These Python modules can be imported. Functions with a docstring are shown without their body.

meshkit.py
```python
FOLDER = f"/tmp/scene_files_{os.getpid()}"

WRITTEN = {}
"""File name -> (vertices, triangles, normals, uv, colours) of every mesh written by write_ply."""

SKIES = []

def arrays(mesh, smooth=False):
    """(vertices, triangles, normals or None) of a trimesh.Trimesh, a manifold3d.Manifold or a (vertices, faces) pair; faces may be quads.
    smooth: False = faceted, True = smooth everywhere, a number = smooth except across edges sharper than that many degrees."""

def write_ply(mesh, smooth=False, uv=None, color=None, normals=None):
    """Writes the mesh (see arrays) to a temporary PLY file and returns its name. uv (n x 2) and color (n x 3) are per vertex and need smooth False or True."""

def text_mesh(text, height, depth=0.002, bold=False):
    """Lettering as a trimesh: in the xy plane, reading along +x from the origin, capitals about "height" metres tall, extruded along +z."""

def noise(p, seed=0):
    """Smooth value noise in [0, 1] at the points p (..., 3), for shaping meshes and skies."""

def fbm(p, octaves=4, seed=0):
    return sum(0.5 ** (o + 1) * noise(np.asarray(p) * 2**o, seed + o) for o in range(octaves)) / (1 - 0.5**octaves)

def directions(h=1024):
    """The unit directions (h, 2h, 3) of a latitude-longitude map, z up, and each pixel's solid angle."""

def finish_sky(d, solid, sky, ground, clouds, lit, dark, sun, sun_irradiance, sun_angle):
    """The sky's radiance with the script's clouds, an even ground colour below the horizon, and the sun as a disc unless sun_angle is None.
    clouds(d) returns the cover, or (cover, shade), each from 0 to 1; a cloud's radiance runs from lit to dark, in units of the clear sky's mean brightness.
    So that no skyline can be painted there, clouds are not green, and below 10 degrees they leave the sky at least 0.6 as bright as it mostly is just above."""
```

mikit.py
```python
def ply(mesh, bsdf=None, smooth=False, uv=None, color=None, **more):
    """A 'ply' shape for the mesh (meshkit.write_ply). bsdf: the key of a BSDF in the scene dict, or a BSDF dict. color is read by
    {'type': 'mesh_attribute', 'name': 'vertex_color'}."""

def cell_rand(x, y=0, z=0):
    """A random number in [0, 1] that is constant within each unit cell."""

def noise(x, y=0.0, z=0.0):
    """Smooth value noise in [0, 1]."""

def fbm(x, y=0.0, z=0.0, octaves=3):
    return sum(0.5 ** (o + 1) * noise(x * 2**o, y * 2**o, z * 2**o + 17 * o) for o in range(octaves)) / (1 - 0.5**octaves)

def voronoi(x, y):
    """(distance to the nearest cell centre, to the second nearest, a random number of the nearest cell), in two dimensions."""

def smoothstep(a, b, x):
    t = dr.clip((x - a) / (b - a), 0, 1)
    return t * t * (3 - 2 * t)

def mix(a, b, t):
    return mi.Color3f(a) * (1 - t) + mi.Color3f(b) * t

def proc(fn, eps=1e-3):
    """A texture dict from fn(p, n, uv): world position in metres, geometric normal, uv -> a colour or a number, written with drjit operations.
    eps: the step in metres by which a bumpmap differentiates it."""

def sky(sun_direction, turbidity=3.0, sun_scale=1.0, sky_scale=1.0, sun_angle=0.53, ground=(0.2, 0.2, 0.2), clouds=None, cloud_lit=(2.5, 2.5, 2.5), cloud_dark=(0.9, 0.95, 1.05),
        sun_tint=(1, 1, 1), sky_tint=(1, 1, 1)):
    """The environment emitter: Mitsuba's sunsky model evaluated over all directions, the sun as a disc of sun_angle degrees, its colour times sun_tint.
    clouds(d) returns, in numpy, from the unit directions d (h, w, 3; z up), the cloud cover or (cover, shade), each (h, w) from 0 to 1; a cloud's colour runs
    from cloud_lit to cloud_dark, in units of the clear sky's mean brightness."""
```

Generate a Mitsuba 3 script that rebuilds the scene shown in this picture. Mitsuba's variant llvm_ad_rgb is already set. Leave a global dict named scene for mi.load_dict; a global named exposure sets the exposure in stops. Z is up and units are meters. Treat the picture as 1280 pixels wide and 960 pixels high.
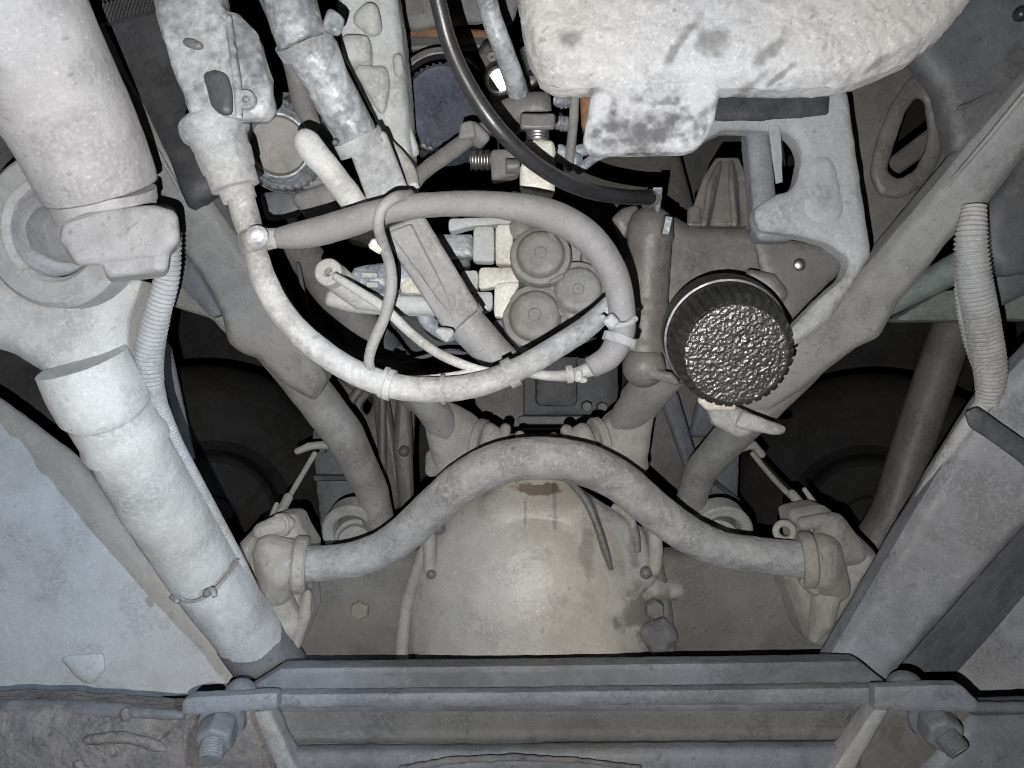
import math
import numpy as np, trimesh, shapely, manifold3d as m3, mitsuba as mi, drjit as dr, mikit
from shapely.geometry import Polygon
from scipy.spatial import Delaunay
from mikit import noise, fbm, smoothstep, mix
import meshkit

T = mi.ScalarTransform4f
scene, labels = {}, {}

# ---------------------------------------------------------------- camera, light, exposure
# The photographer lies under the lorry and looks straight up: x to the right, y towards the rear axle, z up.
EYE = (0, 0, 0.30)
scene['camera'] = {'type': 'perspective', 'fov': 70.0, 'fov_axis': 'x', 'near_clip': 0.01, 'far_clip': 20.0,
                   'to_world': T().look_at(origin=list(EYE), target=[0, 0, 1.3], up=[0, -1, 0])}
# the phone's flash, beside and below the lens
scene['flash'] = {'type': 'point', 'position': [-0.020, 0.042, 0.295], 'intensity': {'type': 'rgb', 'value': [1.0, 0.99, 0.975]}}
# a cold torch held to the right of the lens, pointed at the lower left
scene['torch'] = {'type': 'spot', 'to_world': T().look_at(origin=[0.20, -0.02, 0.32], target=[-0.78, 0.38, 1.30], up=[0, 1, 0]), 'cutoff_angle': 27, 'beam_width': 9, 'intensity': {'type': 'rgb', 'value': [0.60, 0.74, 0.92]}}
exposure = 1.9

# ---------------------------------------------------------------- materials
def V(r, g=None, b=None):
    return (r, r if g is None else g, r if b is None else b)

def dusty(name, dust, under, cover=0.45, scale=9.0, rough=0.75, bump=0.0012, spec=0.3, grit=0.25, stain=None, clear=0.0, metal=0.0):
    """Metal or plastic under a coat of road dust: patches where the dust has come off, fine grit, speckles, relief."""
    o = 3.7 * (len(scene) % 29)
    def colour(p, n, uv):
        x, y, z = p.x + o, p.y - o, p.z + 2 * o
        a = fbm(x * scale, y * scale, z * scale, 3)
        c = fbm(x * scale * 7, y * scale * 7, z * scale * 7, 3)
        t = smoothstep(cover - 0.26, cover + 0.26, 0.62 * a + 0.38 * c)
        k = mix(under, dust, t)
        w = noise(x * 5 + 3, y * 5, z * 5) * 0.7 + 0.3 * a
        k = k * mix(V(1.03, 1.0, 0.955), V(0.97, 1.0, 1.04), smoothstep(0.3, 0.7, w))
        q = smoothstep(0.50, 0.66, fbm(x * 23 + 5, y * 23, z * 23, 4)) * smoothstep(0.3, 0.6, noise(x * 320, y * 320, z * 320) * 0.5 + 0.5 * c)
        k = k * (1 - 1.0 * grit * q)
        xr, yr, zr = .62 * x + .71 * y - .33 * z, .55 * y - .74 * x + .39 * z, .58 * z + .46 * x + .67 * y
        g = noise(x * 520, y * 520, z * 520)
        s = smoothstep(0.80, 0.92, noise(xr * 260, yr * 260, zr * 260))
        d = smoothstep(0.74, 0.86, fbm(xr * 130 + 9, yr * 130, zr * 130, 2) * 1.08) * smoothstep(0.45, 0.65, c)
        k = k * (1 - 0.5 * grit + grit * g) * (1 + 0.9 * grit * s) * (1 - 1.1 * grit * d)
        if stain is not None:
            k = stain(p, k, c)
        return k
    def relief(p, n, uv):
        x, y, z = p.x + o, p.y - o, p.z + 2 * o
        return fbm(x * 130, y * 130, z * 130, 3) + 0.5 * fbm(x * 38, y * 38, z * 38, 2)
    b = {'type': 'principled', 'base_color': mikit.proc(colour), 'roughness': rough, 'specular': spec, 'metallic': metal}
    if clear:
        b['clearcoat'] = clear; b['clearcoat_gloss'] = 0.9
    scene[name] = {'type': 'twosided', 'bsdf': {'type': 'bumpmap', 'arbitrary': mikit.proc(relief, 0.0012), 'scale': bump, 'bsdf': b}} if bump else {'type': 'twosided', 'bsdf': b}

def patch(p, x, y, rx, ry, c, soft=0.35, turn=0):
    """1 inside a ragged spot of matter at (x, y)."""
    ct, st = math.cos(math.radians(turn)), math.sin(math.radians(turn))
    u, v = (p.x - x) * ct + (p.y - y) * st, (p.y - y) * ct - (p.x - x) * st
    q = dr.sqrt(dr.square(u / rx) + dr.square(v / ry)) + 2.2 * (c - 0.5)
    return 1 - smoothstep(1 - soft, 1 + soft, q)

def axle_stain(p, k, c):
    k = mix(k, k * mi.Color3f(0.42, 0.37, 0.34), patch(p, *(0.0368,0.1728,1.42)[:2], 0.0331, 0.0098, c, 0.25))
    for px, py, w, h in DRIPS:
        k = mix(k, k * 0.6, 0.8 * patch(p, px, py, w, h, c))
    k = mix(k, mi.Color3f(0.16, 0.145, 0.125), 0.7 * patch(p, *(-0.2536,0.3804,1.52)[:2], 0.0341, 0.0223, c))
    return mix(k, mi.Color3f(0.15, 0.14, 0.125), 0.75 * patch(p, *(0.2166,0.3624,1.5)[:2], 0.0394, 0.0394, c))
DRIPS = [(*(0.0208,0.2059,1.42)[:2], 0.003, 0.026), (*(0.0686,0.2022,1.42)[:2], 0.004, 0.03), (*(0.1189,0.2573,1.42)[:2], 0.010, 0.045), (*(0.0499,0.1472,1.44)[:2], 0.07, 0.006),
         (*(0.1983,0.2619,1.44)[:2], 0.012, 0.03)]

def pan_stain(p, k, c):
    k = mix(k, mi.Color3f(0.085, 0.085, 0.09), 0.9 * patch(p, *(0.134,-0.2619,1)[:2], 0.0414, 0.0230, c, 0.75))
    for px, py, w, h, a in PANSPOTS:
        k = mix(k, mi.Color3f(0.16, 0.158, 0.156), 0.75 * patch(p, px, py, w, h, c, 0.7, a))
    return k
PANSPOTS = [(*(0.1562,-0.2916,0.98)[:2], .013, .005, 0), (*(0.1681,-0.3422,0.98)[:2], .026, .004, -55), (*(0.2024,-0.3482,0.98)[:2], .013, .012, 0), (*(0.2604,-0.3378,0.98)[:2], .018, .006, -45), (*(0.2269,-0.2976,0.98)[:2], .042, .0035, -30),
            (*(0.0893,-0.305,0.98)[:2], .012, .004, 10), (*(0.061,-0.3497,0.98)[:2], .010, .010, 0), (*(0.2753,-0.3162,0.98)[:2], .016, .003, -35), (*(0.3753,-0.3293,1)[:2], .010, .003, -40)]

dusty('pale_dust', V(.44, .445, .435), V(.31, .312, .31), .38, 9, .75, .0010, .25, .2)
dusty('shaft_dust', V(.38, .385, .405), V(.28, .284, .302), .40, 8, .75, .0010, .25, .2)
dusty('hose_dust', V(.34, .34, .335), V(.17, .17, .174), .43, 22, .75, .0015, .25, .28)
dusty('caked_white', V(.49, .49, .495), V(.37, .37, .375), .40, 15, .65, .0026, .35, .24, pan_stain)
dusty('plastic_dust', V(.40, .415, .435), V(.10, .11, .125), .49, 24, .42, .0022, .5, .3)
dusty('grey_dust', V(.255, .252, .246), V(.165, .165, .166), .44, 9, .7, .0010, .3, .22)
dusty('warm_dust', V(.335, .326, .306), V(.225, .22, .208), .44, 8, .7, .0011, .3, .22, axle_stain)
dusty('beam_dust', V(.165, .16, .148), V(.10, .096, .09), .48, 6, .65, .0010, .3, .24, axle_stain)
dusty('eye_dust', V(.34, .35, .365), V(.24, .25, .265), .40, 9, .75, .0009, .3, .16)
dusty('bracket_dust', V(.27, .27, .268), V(.18, .187, .195), .42, 9, .65, .0012, .35, .24)
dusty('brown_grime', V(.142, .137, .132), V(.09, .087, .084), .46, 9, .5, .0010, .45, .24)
dusty('web_grime', V(.12, .117, .113), V(.08, .079, .079), .45, 9, .7, .0012, .3, .28)
dusty('slate_paint', V(.15, .156, .168), V(.09, .095, .105), .48, 8, .6, .0009, .4, .26)
dusty('dark_paint', V(.075, .078, .085), V(.035, .037, .042), .52, 9, .55, .0008, .45, .26)
dusty('panel_paint', V(.40, .415, .43), V(.31, .315, .32), .42, 6, .6, .0009, .35, .16)
dusty('panel_dark', V(.40, .405, .43), V(.29, .293, .31), .46, 7, .6, .0010, .35, .24)
dusty('rubber_dust', V(.18, .176, .18), V(.13, .13, .134), .40, 12, .7, .0003, .3, .16)
dusty('sleeve_dust', V(.26, .258, .26), V(.18, .18, .182), .40, 14, .7, .0007, .3, .22)
dusty('bar_dust', V(.345, .342, .335), V(.19, .195, .21), .44, 14, .7, .0026, .3, .28)
dusty('cream_plastic', V(.62, .605, .55), V(.38, .365, .33), .42, 18, .6, .0008, .35, .24)
dusty('valve_grey', V(.225, .22, .211), V(.135, .132, .127), .44, 16, .55, .0006, .35, .18)
dusty('recess_black', V(.05, .05, .056), V(.026, .027, .030), .5, 16, .6, .0012, .4, .3)  # near-black that paints the darkness of the recess under the pan
dusty('hose_shell', V(.36, .36, .355), V(.26, .26, .26), .38, 16, .7, .0004, .3, .24)
dusty('lit_slate', V(.18, .188, .20), V(.11, .115, .125), .46, 9, .65, .0012, .35, .28)  # slate_paint made lighter: the light on lip and flanges is in the colour
dusty('bulge_dust', V(.405, .393, .362), V(.30, .292, .27), .42, 7, .46, .0008, .55, .2, axle_stain)
dusty('frame_paint', V(.235, .24, .258), V(.15, .154, .168), .46, 8, .6, .0011, .35, .26)
dusty('rust', V(.30, .20, .14), V(.20, .095, .05), .48, 14, .85, .0016, .2, .3)
dusty('soil', V(.172, .165, .16), V(.09, .09, .103), .50, 6, .85, .0034, .2, .35)
dusty('green_paint', V(.27, .30, .29), V(.10, .125, .12), .46, 8, .6, .0010, .35, .22)
dusty('black_rubber', V(.026, .026, .028), V(.018, .018, .019), .45, 20, .38, .0002, .5, .3)
dusty('tyre_black', V(.030, .028, .027), V(.019, .018, .017), .45, 8, .8, .0008, .2, .3)
dusty('blue_cap', V(.085, .095, .125), V(.05, .055, .075), .5, 14, .55, .0005, .4, .35)
dusty('oily_black', V(.036, .035, .034), V(.016, .016, .016), .45, 40, .36, .0005, .6, .25, None, .2)
dusty('nickel', V(.62, .62, .62), V(.45, .45, .44), .4, 12, .42, .0005, .5, .15, None, 0, 1.0)

# ---------------------------------------------------------------- mesh helpers
A = np.asarray

def unit(v):
    v = A(v, float); return v / max(np.linalg.norm(v), 1e-12)

def frame(z):
    z = unit(z); x = unit(np.cross(z, [0.31, 0.17, 0.93] if abs(z[2]) < .9 else [1, 0, 0])); return x, np.cross(z, x), z

def rough(mesh, amp=.0008, scale=60, seed=0):
    if amp:
        n = mesh.vertex_normals
        v = mesh.vertices + n * (amp * 2 * (meshkit.fbm(mesh.vertices * scale + 5 * seed, 3, seed) - .5))[:, None]
        mesh = trimesh.Trimesh(v, mesh.faces, process=False)
    return mesh

def tri(man):
    m = man.to_mesh(); return trimesh.Trimesh(np.array(m.vert_properties[:, :3], float), np.array(m.tri_verts), process=False)

def cast(man, l=.007, it=6, amp=.0008, scale=60, seed=0):
    """A forged or cast piece: refined, its edges rounded off, its skin uneven."""
    m = tri(man.refine_to_length(l))
    if it:
        trimesh.smoothing.filter_taubin(m, iterations=it)
        m = trimesh.Trimesh(np.array(m.vertices), np.array(m.faces), process=False)
    return rough(m, amp, scale, seed)

def ball(p, r, s=(1, 1, 1), n=28):
    return m3.Manifold.sphere(r, n).scale(tuple(s)).translate(tuple(map(float, p[:3])))

def lump(pts, n=16):
    """The hull of spheres (x, y, z, r)."""
    return m3.Manifold.batch_hull([m3.Manifold.sphere(p[3], n).translate(tuple(map(float, p[:3]))) for p in pts])

def chain(pts, n=24):
    """Spheres (x, y, z, r) joined one after the other."""
    out = m3.Manifold()
    for a, b in zip(pts, pts[1:]):
        out += lump([a, b], n)
    return out

def cyl(a, b, r, r2=None, n=32):
    a, b = A(a, float), A(b, float); x, y, z = frame(b - a)
    M = np.column_stack([x, y, z, a])
    return m3.Manifold.cylinder(float(np.linalg.norm(b - a)), r, r if r2 is None else r2, n).transform(M)

def obox(c, size, x=(1, 0, 0), z=(0, 0, 1), bev=.002):
    """A chamfered box as a mesh."""
    x = unit(x); z = unit(A(z) - np.dot(z, x) * x); y = np.cross(z, x)
    h = A(size) / 2; b = min(bev, min(h) * .8)
    pts = []
    for s in np.ndindex(2, 2, 2):
        s = A(s) * 2 - 1
        for k in range(3):
            e = h - b; e[k] = h[k]; pts.append(s * e)
    return trimesh.Trimesh(A(pts) @ np.stack([x, y, z]) + A(c[:3]), process=False).convex_hull

def oman(*a, **k):
    m = obox(*a, **k); return m3.Manifold(m3.Mesh(A(m.vertices, np.float32), A(m.faces, np.uint32)))

def spline(pts, step):
    p = A(pts, float)
    if len(p) == 2:
        n = max(2, int(np.linalg.norm(p[1, :3] - p[0, :3]) / step) + 1)
        return np.linspace(p[0], p[1], n)
    q = np.vstack([2 * p[0] - p[1], p, 2 * p[-1] - p[-2]]); out = []
    for i in range(1, len(q) - 2):
        a, b, c, d = q[i - 1:i + 3]
        ta = np.linalg.norm((b - a)[:3]) ** .5 + 1e-6; tb = ta + np.linalg.norm((c - b)[:3]) ** .5 + 1e-6; tc = tb + np.linalg.norm((d - c)[:3]) ** .5 + 1e-6
        n = max(2, int(np.linalg.norm((c - b)[:3]) / step) + 1)
        t = np.linspace(ta, tb, n, endpoint=False)[:, None]
        a1 = (ta - t) / ta * a + t / ta * b; a2 = (tb - t) / (tb - ta) * b + (t - ta) / (tb - ta) * c; a3 = (tc - t) / (tc - tb) * c + (t - tb) / (tc - tb) * d
        b1 = (tb - t) / tb * a1 + t / tb * a2; b2 = (tc - t) / (tc - ta) * a2 + (t - ta) / (tc - ta) * a3
        out.append((tb - t) / (tb - ta) * b1 + (t - ta) / (tb - ta) * b2)
    return np.vstack(out + [p[-1:]])

def tube(pts, n=24, step=.005, pitch=0, depth=0, amp=.0004, scale=70, seed=0, upto=1e9, straight=False, hollow=0):
    """A pipe or hose through (x, y, z, r); pitch and depth (of the radius) make it corrugated as far as upto metres along."""
    if straight:
        p = np.vstack([spline([a, b], step)[:-1] for a, b in zip(pts, pts[1:])] + [A(pts[-1:], float)])
    else:
        p = spline(pts, step)
    if pitch:
        s = np.r_[0, np.cumsum(np.linalg.norm(np.diff(p[:, :3], axis=0), axis=1))]
        t = np.arange(0, s[-1], pitch / 6); p = np.column_stack([np.interp(t, s, p[:, k]) for k in range(4)])
        ph = (t / pitch) % 1
        p[:, 3] *= 1 + depth * (np.where(t < upto, (np.clip(np.abs(ph - .5) * 4 - .5, 0, 1) - .5), 0))
    t = np.gradient(p[:, :3], axis=0); t /= np.linalg.norm(t, axis=1, keepdims=True)
    u = frame(t[0])[0]; ring, a = [], np.arange(n) * 2 * math.pi / n
    for k in range(len(p)):
        u = unit(u - np.dot(u, t[k]) * t[k]); w = np.cross(t[k], u)
        ring.append(p[k, :3] + p[k, 3] * (np.cos(a)[:, None] * u + np.sin(a)[:, None] * w))
    v = np.vstack(ring + [p[:1, :3], p[-1:, :3]]); m = len(p); i = np.arange(n); j = (i + 1) % n; f = []
    for k in range(m - 1):
        f += [np.stack([k * n + i, k * n + j, (k + 1) * n + j], 1), np.stack([k * n + i, (k + 1) * n + j, (k + 1) * n + i], 1)]
    if not hollow:
        f += [np.stack([j, i, i * 0 + m * n], 1), np.stack([(m - 1) * n + i, (m - 1) * n + j, i * 0 + m * n + 1], 1)]
    return rough(trimesh.Trimesh(v, np.vstack(f), process=False), amp, scale, seed)

def lathe(a, b, prof, n=64, ribs=None, amp=0.0003, scale=80, seed=0):
    """Turned round the axis a-b: prof lists (metres along from a, radius); ribs(t, angle) scales the radius."""
    a = A(a[:3], float); x, y, z = frame(A(b[:3]) - a); th = np.arange(n) * 2 * math.pi / n; v = []
    for t, r in prof:
        k = ribs(t, th) if ribs else 1
        rr = r * k * np.ones(n)
        v.append(a + z * t + rr[:, None] * (np.cos(th)[:, None] * x + np.sin(th)[:, None] * y))
    i = np.arange(n); j = (i + 1) % n; f = []
    for k in range(len(prof) - 1):
        f += [np.stack([k * n + i, k * n + j, (k + 1) * n + j], 1), np.stack([k * n + i, (k + 1) * n + j, (k + 1) * n + i], 1)]
    return rough(trimesh.Trimesh(np.vstack(v), np.vstack(f), process=False), amp, scale, seed)

def fine(prof, step):
    out = []
    for (a, b), (c, d) in zip(prof, prof[1:]):
        n = max(1, int(math.hypot(c - a, d - b) / step)); out += [(a + (c - a) * k / n, b + (d - b) * k / n) for k in range(n)]
    return out + [prof[-1]]

def annulus(c, axis, r, w, h, n=64, **k):
    """A flat-faced ring with rounded corners: mean radius r, radial half-width w, half-height h."""
    b = .35 * min(w, h); z = unit(axis)
    pr = [(-h, r - w + b), (-h, r + w - b), (-h + b, r + w), (h - b, r + w), (h, r + w - b), (h, r - w + b), (h - b, r - w), (-h + b, r - w), (-h, r - w + b)]
    return lathe(A(c[:3]), A(c[:3]) + z, fine(pr, .004), n, **k)

def slab(pts, t, holes=(), rd=.004, l=.007, dome=(.004, .005), it=3, amp=.0006, scale=60, seed=0, hump=None):
    """A plate or casting with the outline pts (nearly in one plane, seen from below), t thick upwards, its lower edges rounded.
    hump: (height, reach) swells the lower face away from its outline."""
    p = A(pts, float); c = p.mean(0); n = np.linalg.svd(p - c)[2][2]; n = n if n[2] > 0 else -n
    x = unit(np.cross([0, 1, 0], n)); y = np.cross(n, x)
    def flat(q): q = A(q, float) - c; return np.column_stack([q @ x, q @ y])
    g = Polygon(flat(p), [flat(h) for h in holes]).buffer(0)
    if rd:
        g = g.buffer(-rd).buffer(2 * rd).buffer(-rd)
    bnd, inner = [], []
    for q in getattr(g, 'geoms', [g]):
        for ring in [q.exterior, *q.interiors]:
            k = max(8, int(ring.length / l)); bnd.append(A([ring.interpolate(s, True).coords[0] for s in np.arange(k) / k]))
    x0, y0, x1, y1 = g.bounds; s3 = l * .87
    gy = np.arange(y0, y1, s3); gx = np.arange(x0, x1, l); gxx, gyy = np.meshgrid(gx, gy); gxx = gxx + (np.arange(len(gy)) % 2)[:, None] * l / 2
    cand = np.column_stack([gxx.ravel(), gyy.ravel()]); pt = shapely.points(cand)
    cand = cand[shapely.contains(g, pt) & (shapely.distance(g.boundary, pt) > .55 * l)]
    q2 = np.vstack(bnd + [cand]); tr = Delaunay(q2).simplices; ce = q2[tr].mean(1)
    nb = sum(map(len, bnd)); pc = shapely.points(ce)
    tr = tr[shapely.contains(g.buffer(l * .02), pc) & ~((tr < nb).all(1) & (shapely.distance(g.boundary, pc) < .10 * l))]
    a2 = q2[tr]; tr = np.where((np.cross(a2[:, 1] - a2[:, 0], a2[:, 2] - a2[:, 0]) > 0)[:, None], tr[:, ::-1], tr)   # faces down
    e = np.vstack([tr[:, [0, 1]], tr[:, [1, 2]], tr[:, [2, 0]]]); key = np.sort(e, 1); _, inv, cnt = np.unique(key, axis=0, return_inverse=True, return_counts=True)
    e = e[cnt[inv.ravel()] == 1]; N = len(q2); lay = max(2, min(6, int(round(t / max(l, .006))))); zz = np.linspace(0, t, lay + 1); v = np.vstack([np.column_stack([q2, np.full(N, z_)]) for z_ in zz])
    f = [tr, tr[:, ::-1] + lay * N]
    for k in range(lay):
        a_, b_ = e[:, 0] + k * N, e[:, 1] + k * N; f += [np.stack([b_, a_, a_ + N], 1), np.stack([b_, a_ + N, b_ + N], 1)]
    f = np.vstack(f); used = np.unique(f); re_ = np.full(len(v), -1); re_[used] = np.arange(len(used)); v = v[used]; f = re_[f]
    m = trimesh.Trimesh(v, f, process=False); v = np.array(v)
    edge = shapely.distance(g.boundary, shapely.points(v[:, :2])); low = v[:, 2] < 1e-6
    h, w = dome
    if h:
        k = np.clip(edge / w, 0, 1); v[:, 2] += np.where(low, h * (1 - np.sqrt(np.clip(1 - (1 - k) ** 2, 0, 1))), 0)
    if hump:
        k = np.clip(edge / hump[1], 0, 1); v[:, 2] -= np.where(low, hump[0] * np.sqrt(1 - (1 - k) ** 2), 0)
    m = trimesh.Trimesh(v, m.faces, process=False)
    if it:
        trimesh.smoothing.filter_taubin(m, iterations=it)
    v = np.array(m.vertices) @ np.stack([x, y, n]) + c
    return rough(trimesh.Trimesh(v, m.faces, process=False), amp, scale, seed)

def hexnut(a, b, r, k=6, ch=.15):
    """A nut or bolt head from a to b, r across the corners."""
    a, b = A(a[:3], float), A(b[:3], float); x, y, z = frame(b - a); L = np.linalg.norm(b - a); th = np.arange(k) * 2 * math.pi / k; pts = []
    for t, s in ((0, .88), (ch * L, 1), (L * (1 - ch), 1), (L, .88)):
        pts.append(a + z * t + s * r * (np.cos(th)[:, None] * x + np.sin(th)[:, None] * y))
    return trimesh.Trimesh(np.vstack(pts), process=False).convex_hull

def join(*ms):
    return trimesh.util.concatenate(ms)

# ---------------------------------------------------------------- naming
def free(k):
    if k not in scene and k not in labels: return k
    i = 1
    while f'{k}_{i:03d}' in scene or f'{k}_{i:03d}' in labels: i += 1
    return f'{k}_{i:03d}'

def thing(name, label, cat, group=None):
    k = free(name); labels[k] = {'label': label, 'category': cat}
    if group: labels[k]['group'] = group
    return k

def part(parent, name, mesh, mat, smooth=35, label=None):
    k = free(parent + '__' + name)
    if hasattr(mesh, 'to_mesh'): mesh = cast(mesh)
    scene[k] = mikit.ply(mesh, mat, smooth=smooth)
    if label: labels[k] = {'label': label}
    return k

def single(name, label, cat, mesh, mat, group=None, smooth=35):
    k = thing(name, label, cat, group); scene[k] = mikit.ply(mesh, mat, smooth=smooth); return k

def tie_round(p, r, axis, w=.004, tail=None):
    m = lathe(A(p), A(p) + unit(axis), [(-w, r), (-w, r + .0018), (w, r + .0018), (w, r)], 36, amp=.0002)
    return m if tail is None else join(m, obox(tail, (.011, .008, .008), x=axis), obox(A(tail) + unit(np.cross(axis, [0, 0, 1])) * .010, (.0035, .02, .0015), x=axis))

# ================================================================ far structure behind everything
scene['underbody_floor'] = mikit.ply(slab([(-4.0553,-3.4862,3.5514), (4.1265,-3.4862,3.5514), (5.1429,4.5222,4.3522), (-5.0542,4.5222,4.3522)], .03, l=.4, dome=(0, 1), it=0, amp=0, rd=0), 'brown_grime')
labels['underbody_floor'] = {'label': 'dark underside of the floor seen far up between all the other parts', 'kind': 'structure'}

# ---------------------------------------------------------------- wheels in the dark, left and right
def wheel(c, axis, label):
    t = thing('wheel', label, 'wheel')
    c, axis = A(c), unit(axis)
    part(t, 'tyre', lathe(c, c + axis, fine([(.10, .17), (.035, .175), (.005, .20), (0, .25), (.02, .33), (.06, .37), (.12, .385), (.30, .385)], .02), 96, amp=.001), 'tyre_black', 40)
    part(t, 'brake_drum', lathe(c, c + axis, fine([(.03, 0), (.03, .06), (.015, .07), (.015, .145), (.03, .16), (.10, .17)], .01), 72), 'tyre_black', 40)
    return t
wheel((-0.7237,0.3351,2.05), (-.45, .02, .9), 'black wheel in the dark opening left of the axle, behind the corrugated hose')
wheel((0.9068,0.3542,2.15), (.45, .02, .9), 'black wheel in the dark opening right of the axle, behind the long dark rod')

# ---------------------------------------------------------------- plates and frames far up in the middle
t = thing('gearbox', 'dark gearbox casing seen far up between the hose ring and the two-armed bracket', 'gearbox')
part(t, 'casing', slab([(-0.0077,-0.1149,2.05), (0.2585,-0.1149,2.05), (0.2585,0.0881,2.05), (0,0.0881,2.05)], .2, l=.02, dome=(.01, .012)), 'slate_paint')
part(t, 'cover', slab([(0.0551,-0.0735,1.98), (0.1507,-0.0735,1.98), (0.1507,0.0515,1.98), (0.0551,0.0515,1.98)], .06, l=.012), 'slate_paint')
part(t, 'flange', slab([(0.0109,0.0726,1.96), (0.1907,0.0726,1.96), (0.1907,0.0926,1.96), (0.0109,0.0926,1.96)], .05, l=.012), 'grey_dust')
part(t, 'flange', slab([(0.0177,0.0993,1.92), (0.1861,0.0993,1.92), (0.1861,0.1524,1.92), (0.0177,0.1524,1.92)], .05, l=.012), 'slate_paint')
for q in ((0.1689,0.0509,1.96), (0.2083,0.0539,2)):
    part(t, 'bolt', hexnut(A(q) - [0, 0, .02], A(q) + [0, 0, .03], .012), 'grey_dust', False)
single('cross_brace', 'flat grey frame plate behind the hose ring, left of the gearbox', 'frame plate',
       slab([(-0.1023,-0.0186,2), (0.0279,-0.0744,2), (0.0298,0.1488,2), (0,0.1488,2), (-0.0744,0.093,2)], .05, l=.015), 'grey_dust')
t = thing('frame_bracket', 'dark grey bracket of crossing struts behind the lower left of the hose ring', 'bracket')
part(t, 'plate', slab([(-0.4254,0,1.92), (-0.3013,-0.0443,1.92), (-0.2127,0.0354,1.92), (-0.2269,0.3013,1.92), (-0.3013,0.2127,1.92), (-0.3722,0.1063,1.92)], .02, [[(-0.3385,0.0496,1.92), (-0.3226,0.078,1.92), (-0.3049,0.0266,1.92), (-0.3084,0.0177,1.92)]], l=.012), 'brown_grime')
part(t, 'strut', lump([(-0.2849,0,1.85,0.0119), (-0.2713,0.0339,1.85,0.0119), (-0.2374,0.2459,1.85,0.0119), (-0.2646,0.2713,1.85,0.0085)]), 'brown_grime')
part(t, 'strut', lump([(-0.2216,-0.0164,1.8,0.0131), (-0.2298,0.1313,1.8,0.0148), (-0.2101,0.2462,1.8,0.0098), (-0.2216,0.2626,1.8,0.0082)]), 'brown_grime')
part(t, 'strut', chain([(-0.3282,0.0328,1.8,0.0098), (-0.2921,-0.0164,1.8,0.0098), (-0.2659,0.0328,1.8,0.0082), (-0.2659,0.1969,1.8,0.0082)]), 'brown_grime')
part(t, 'knob', cast(ball((-0.2171,0.1351,1.77), 0.0113), .006), 'brown_grime')
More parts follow.
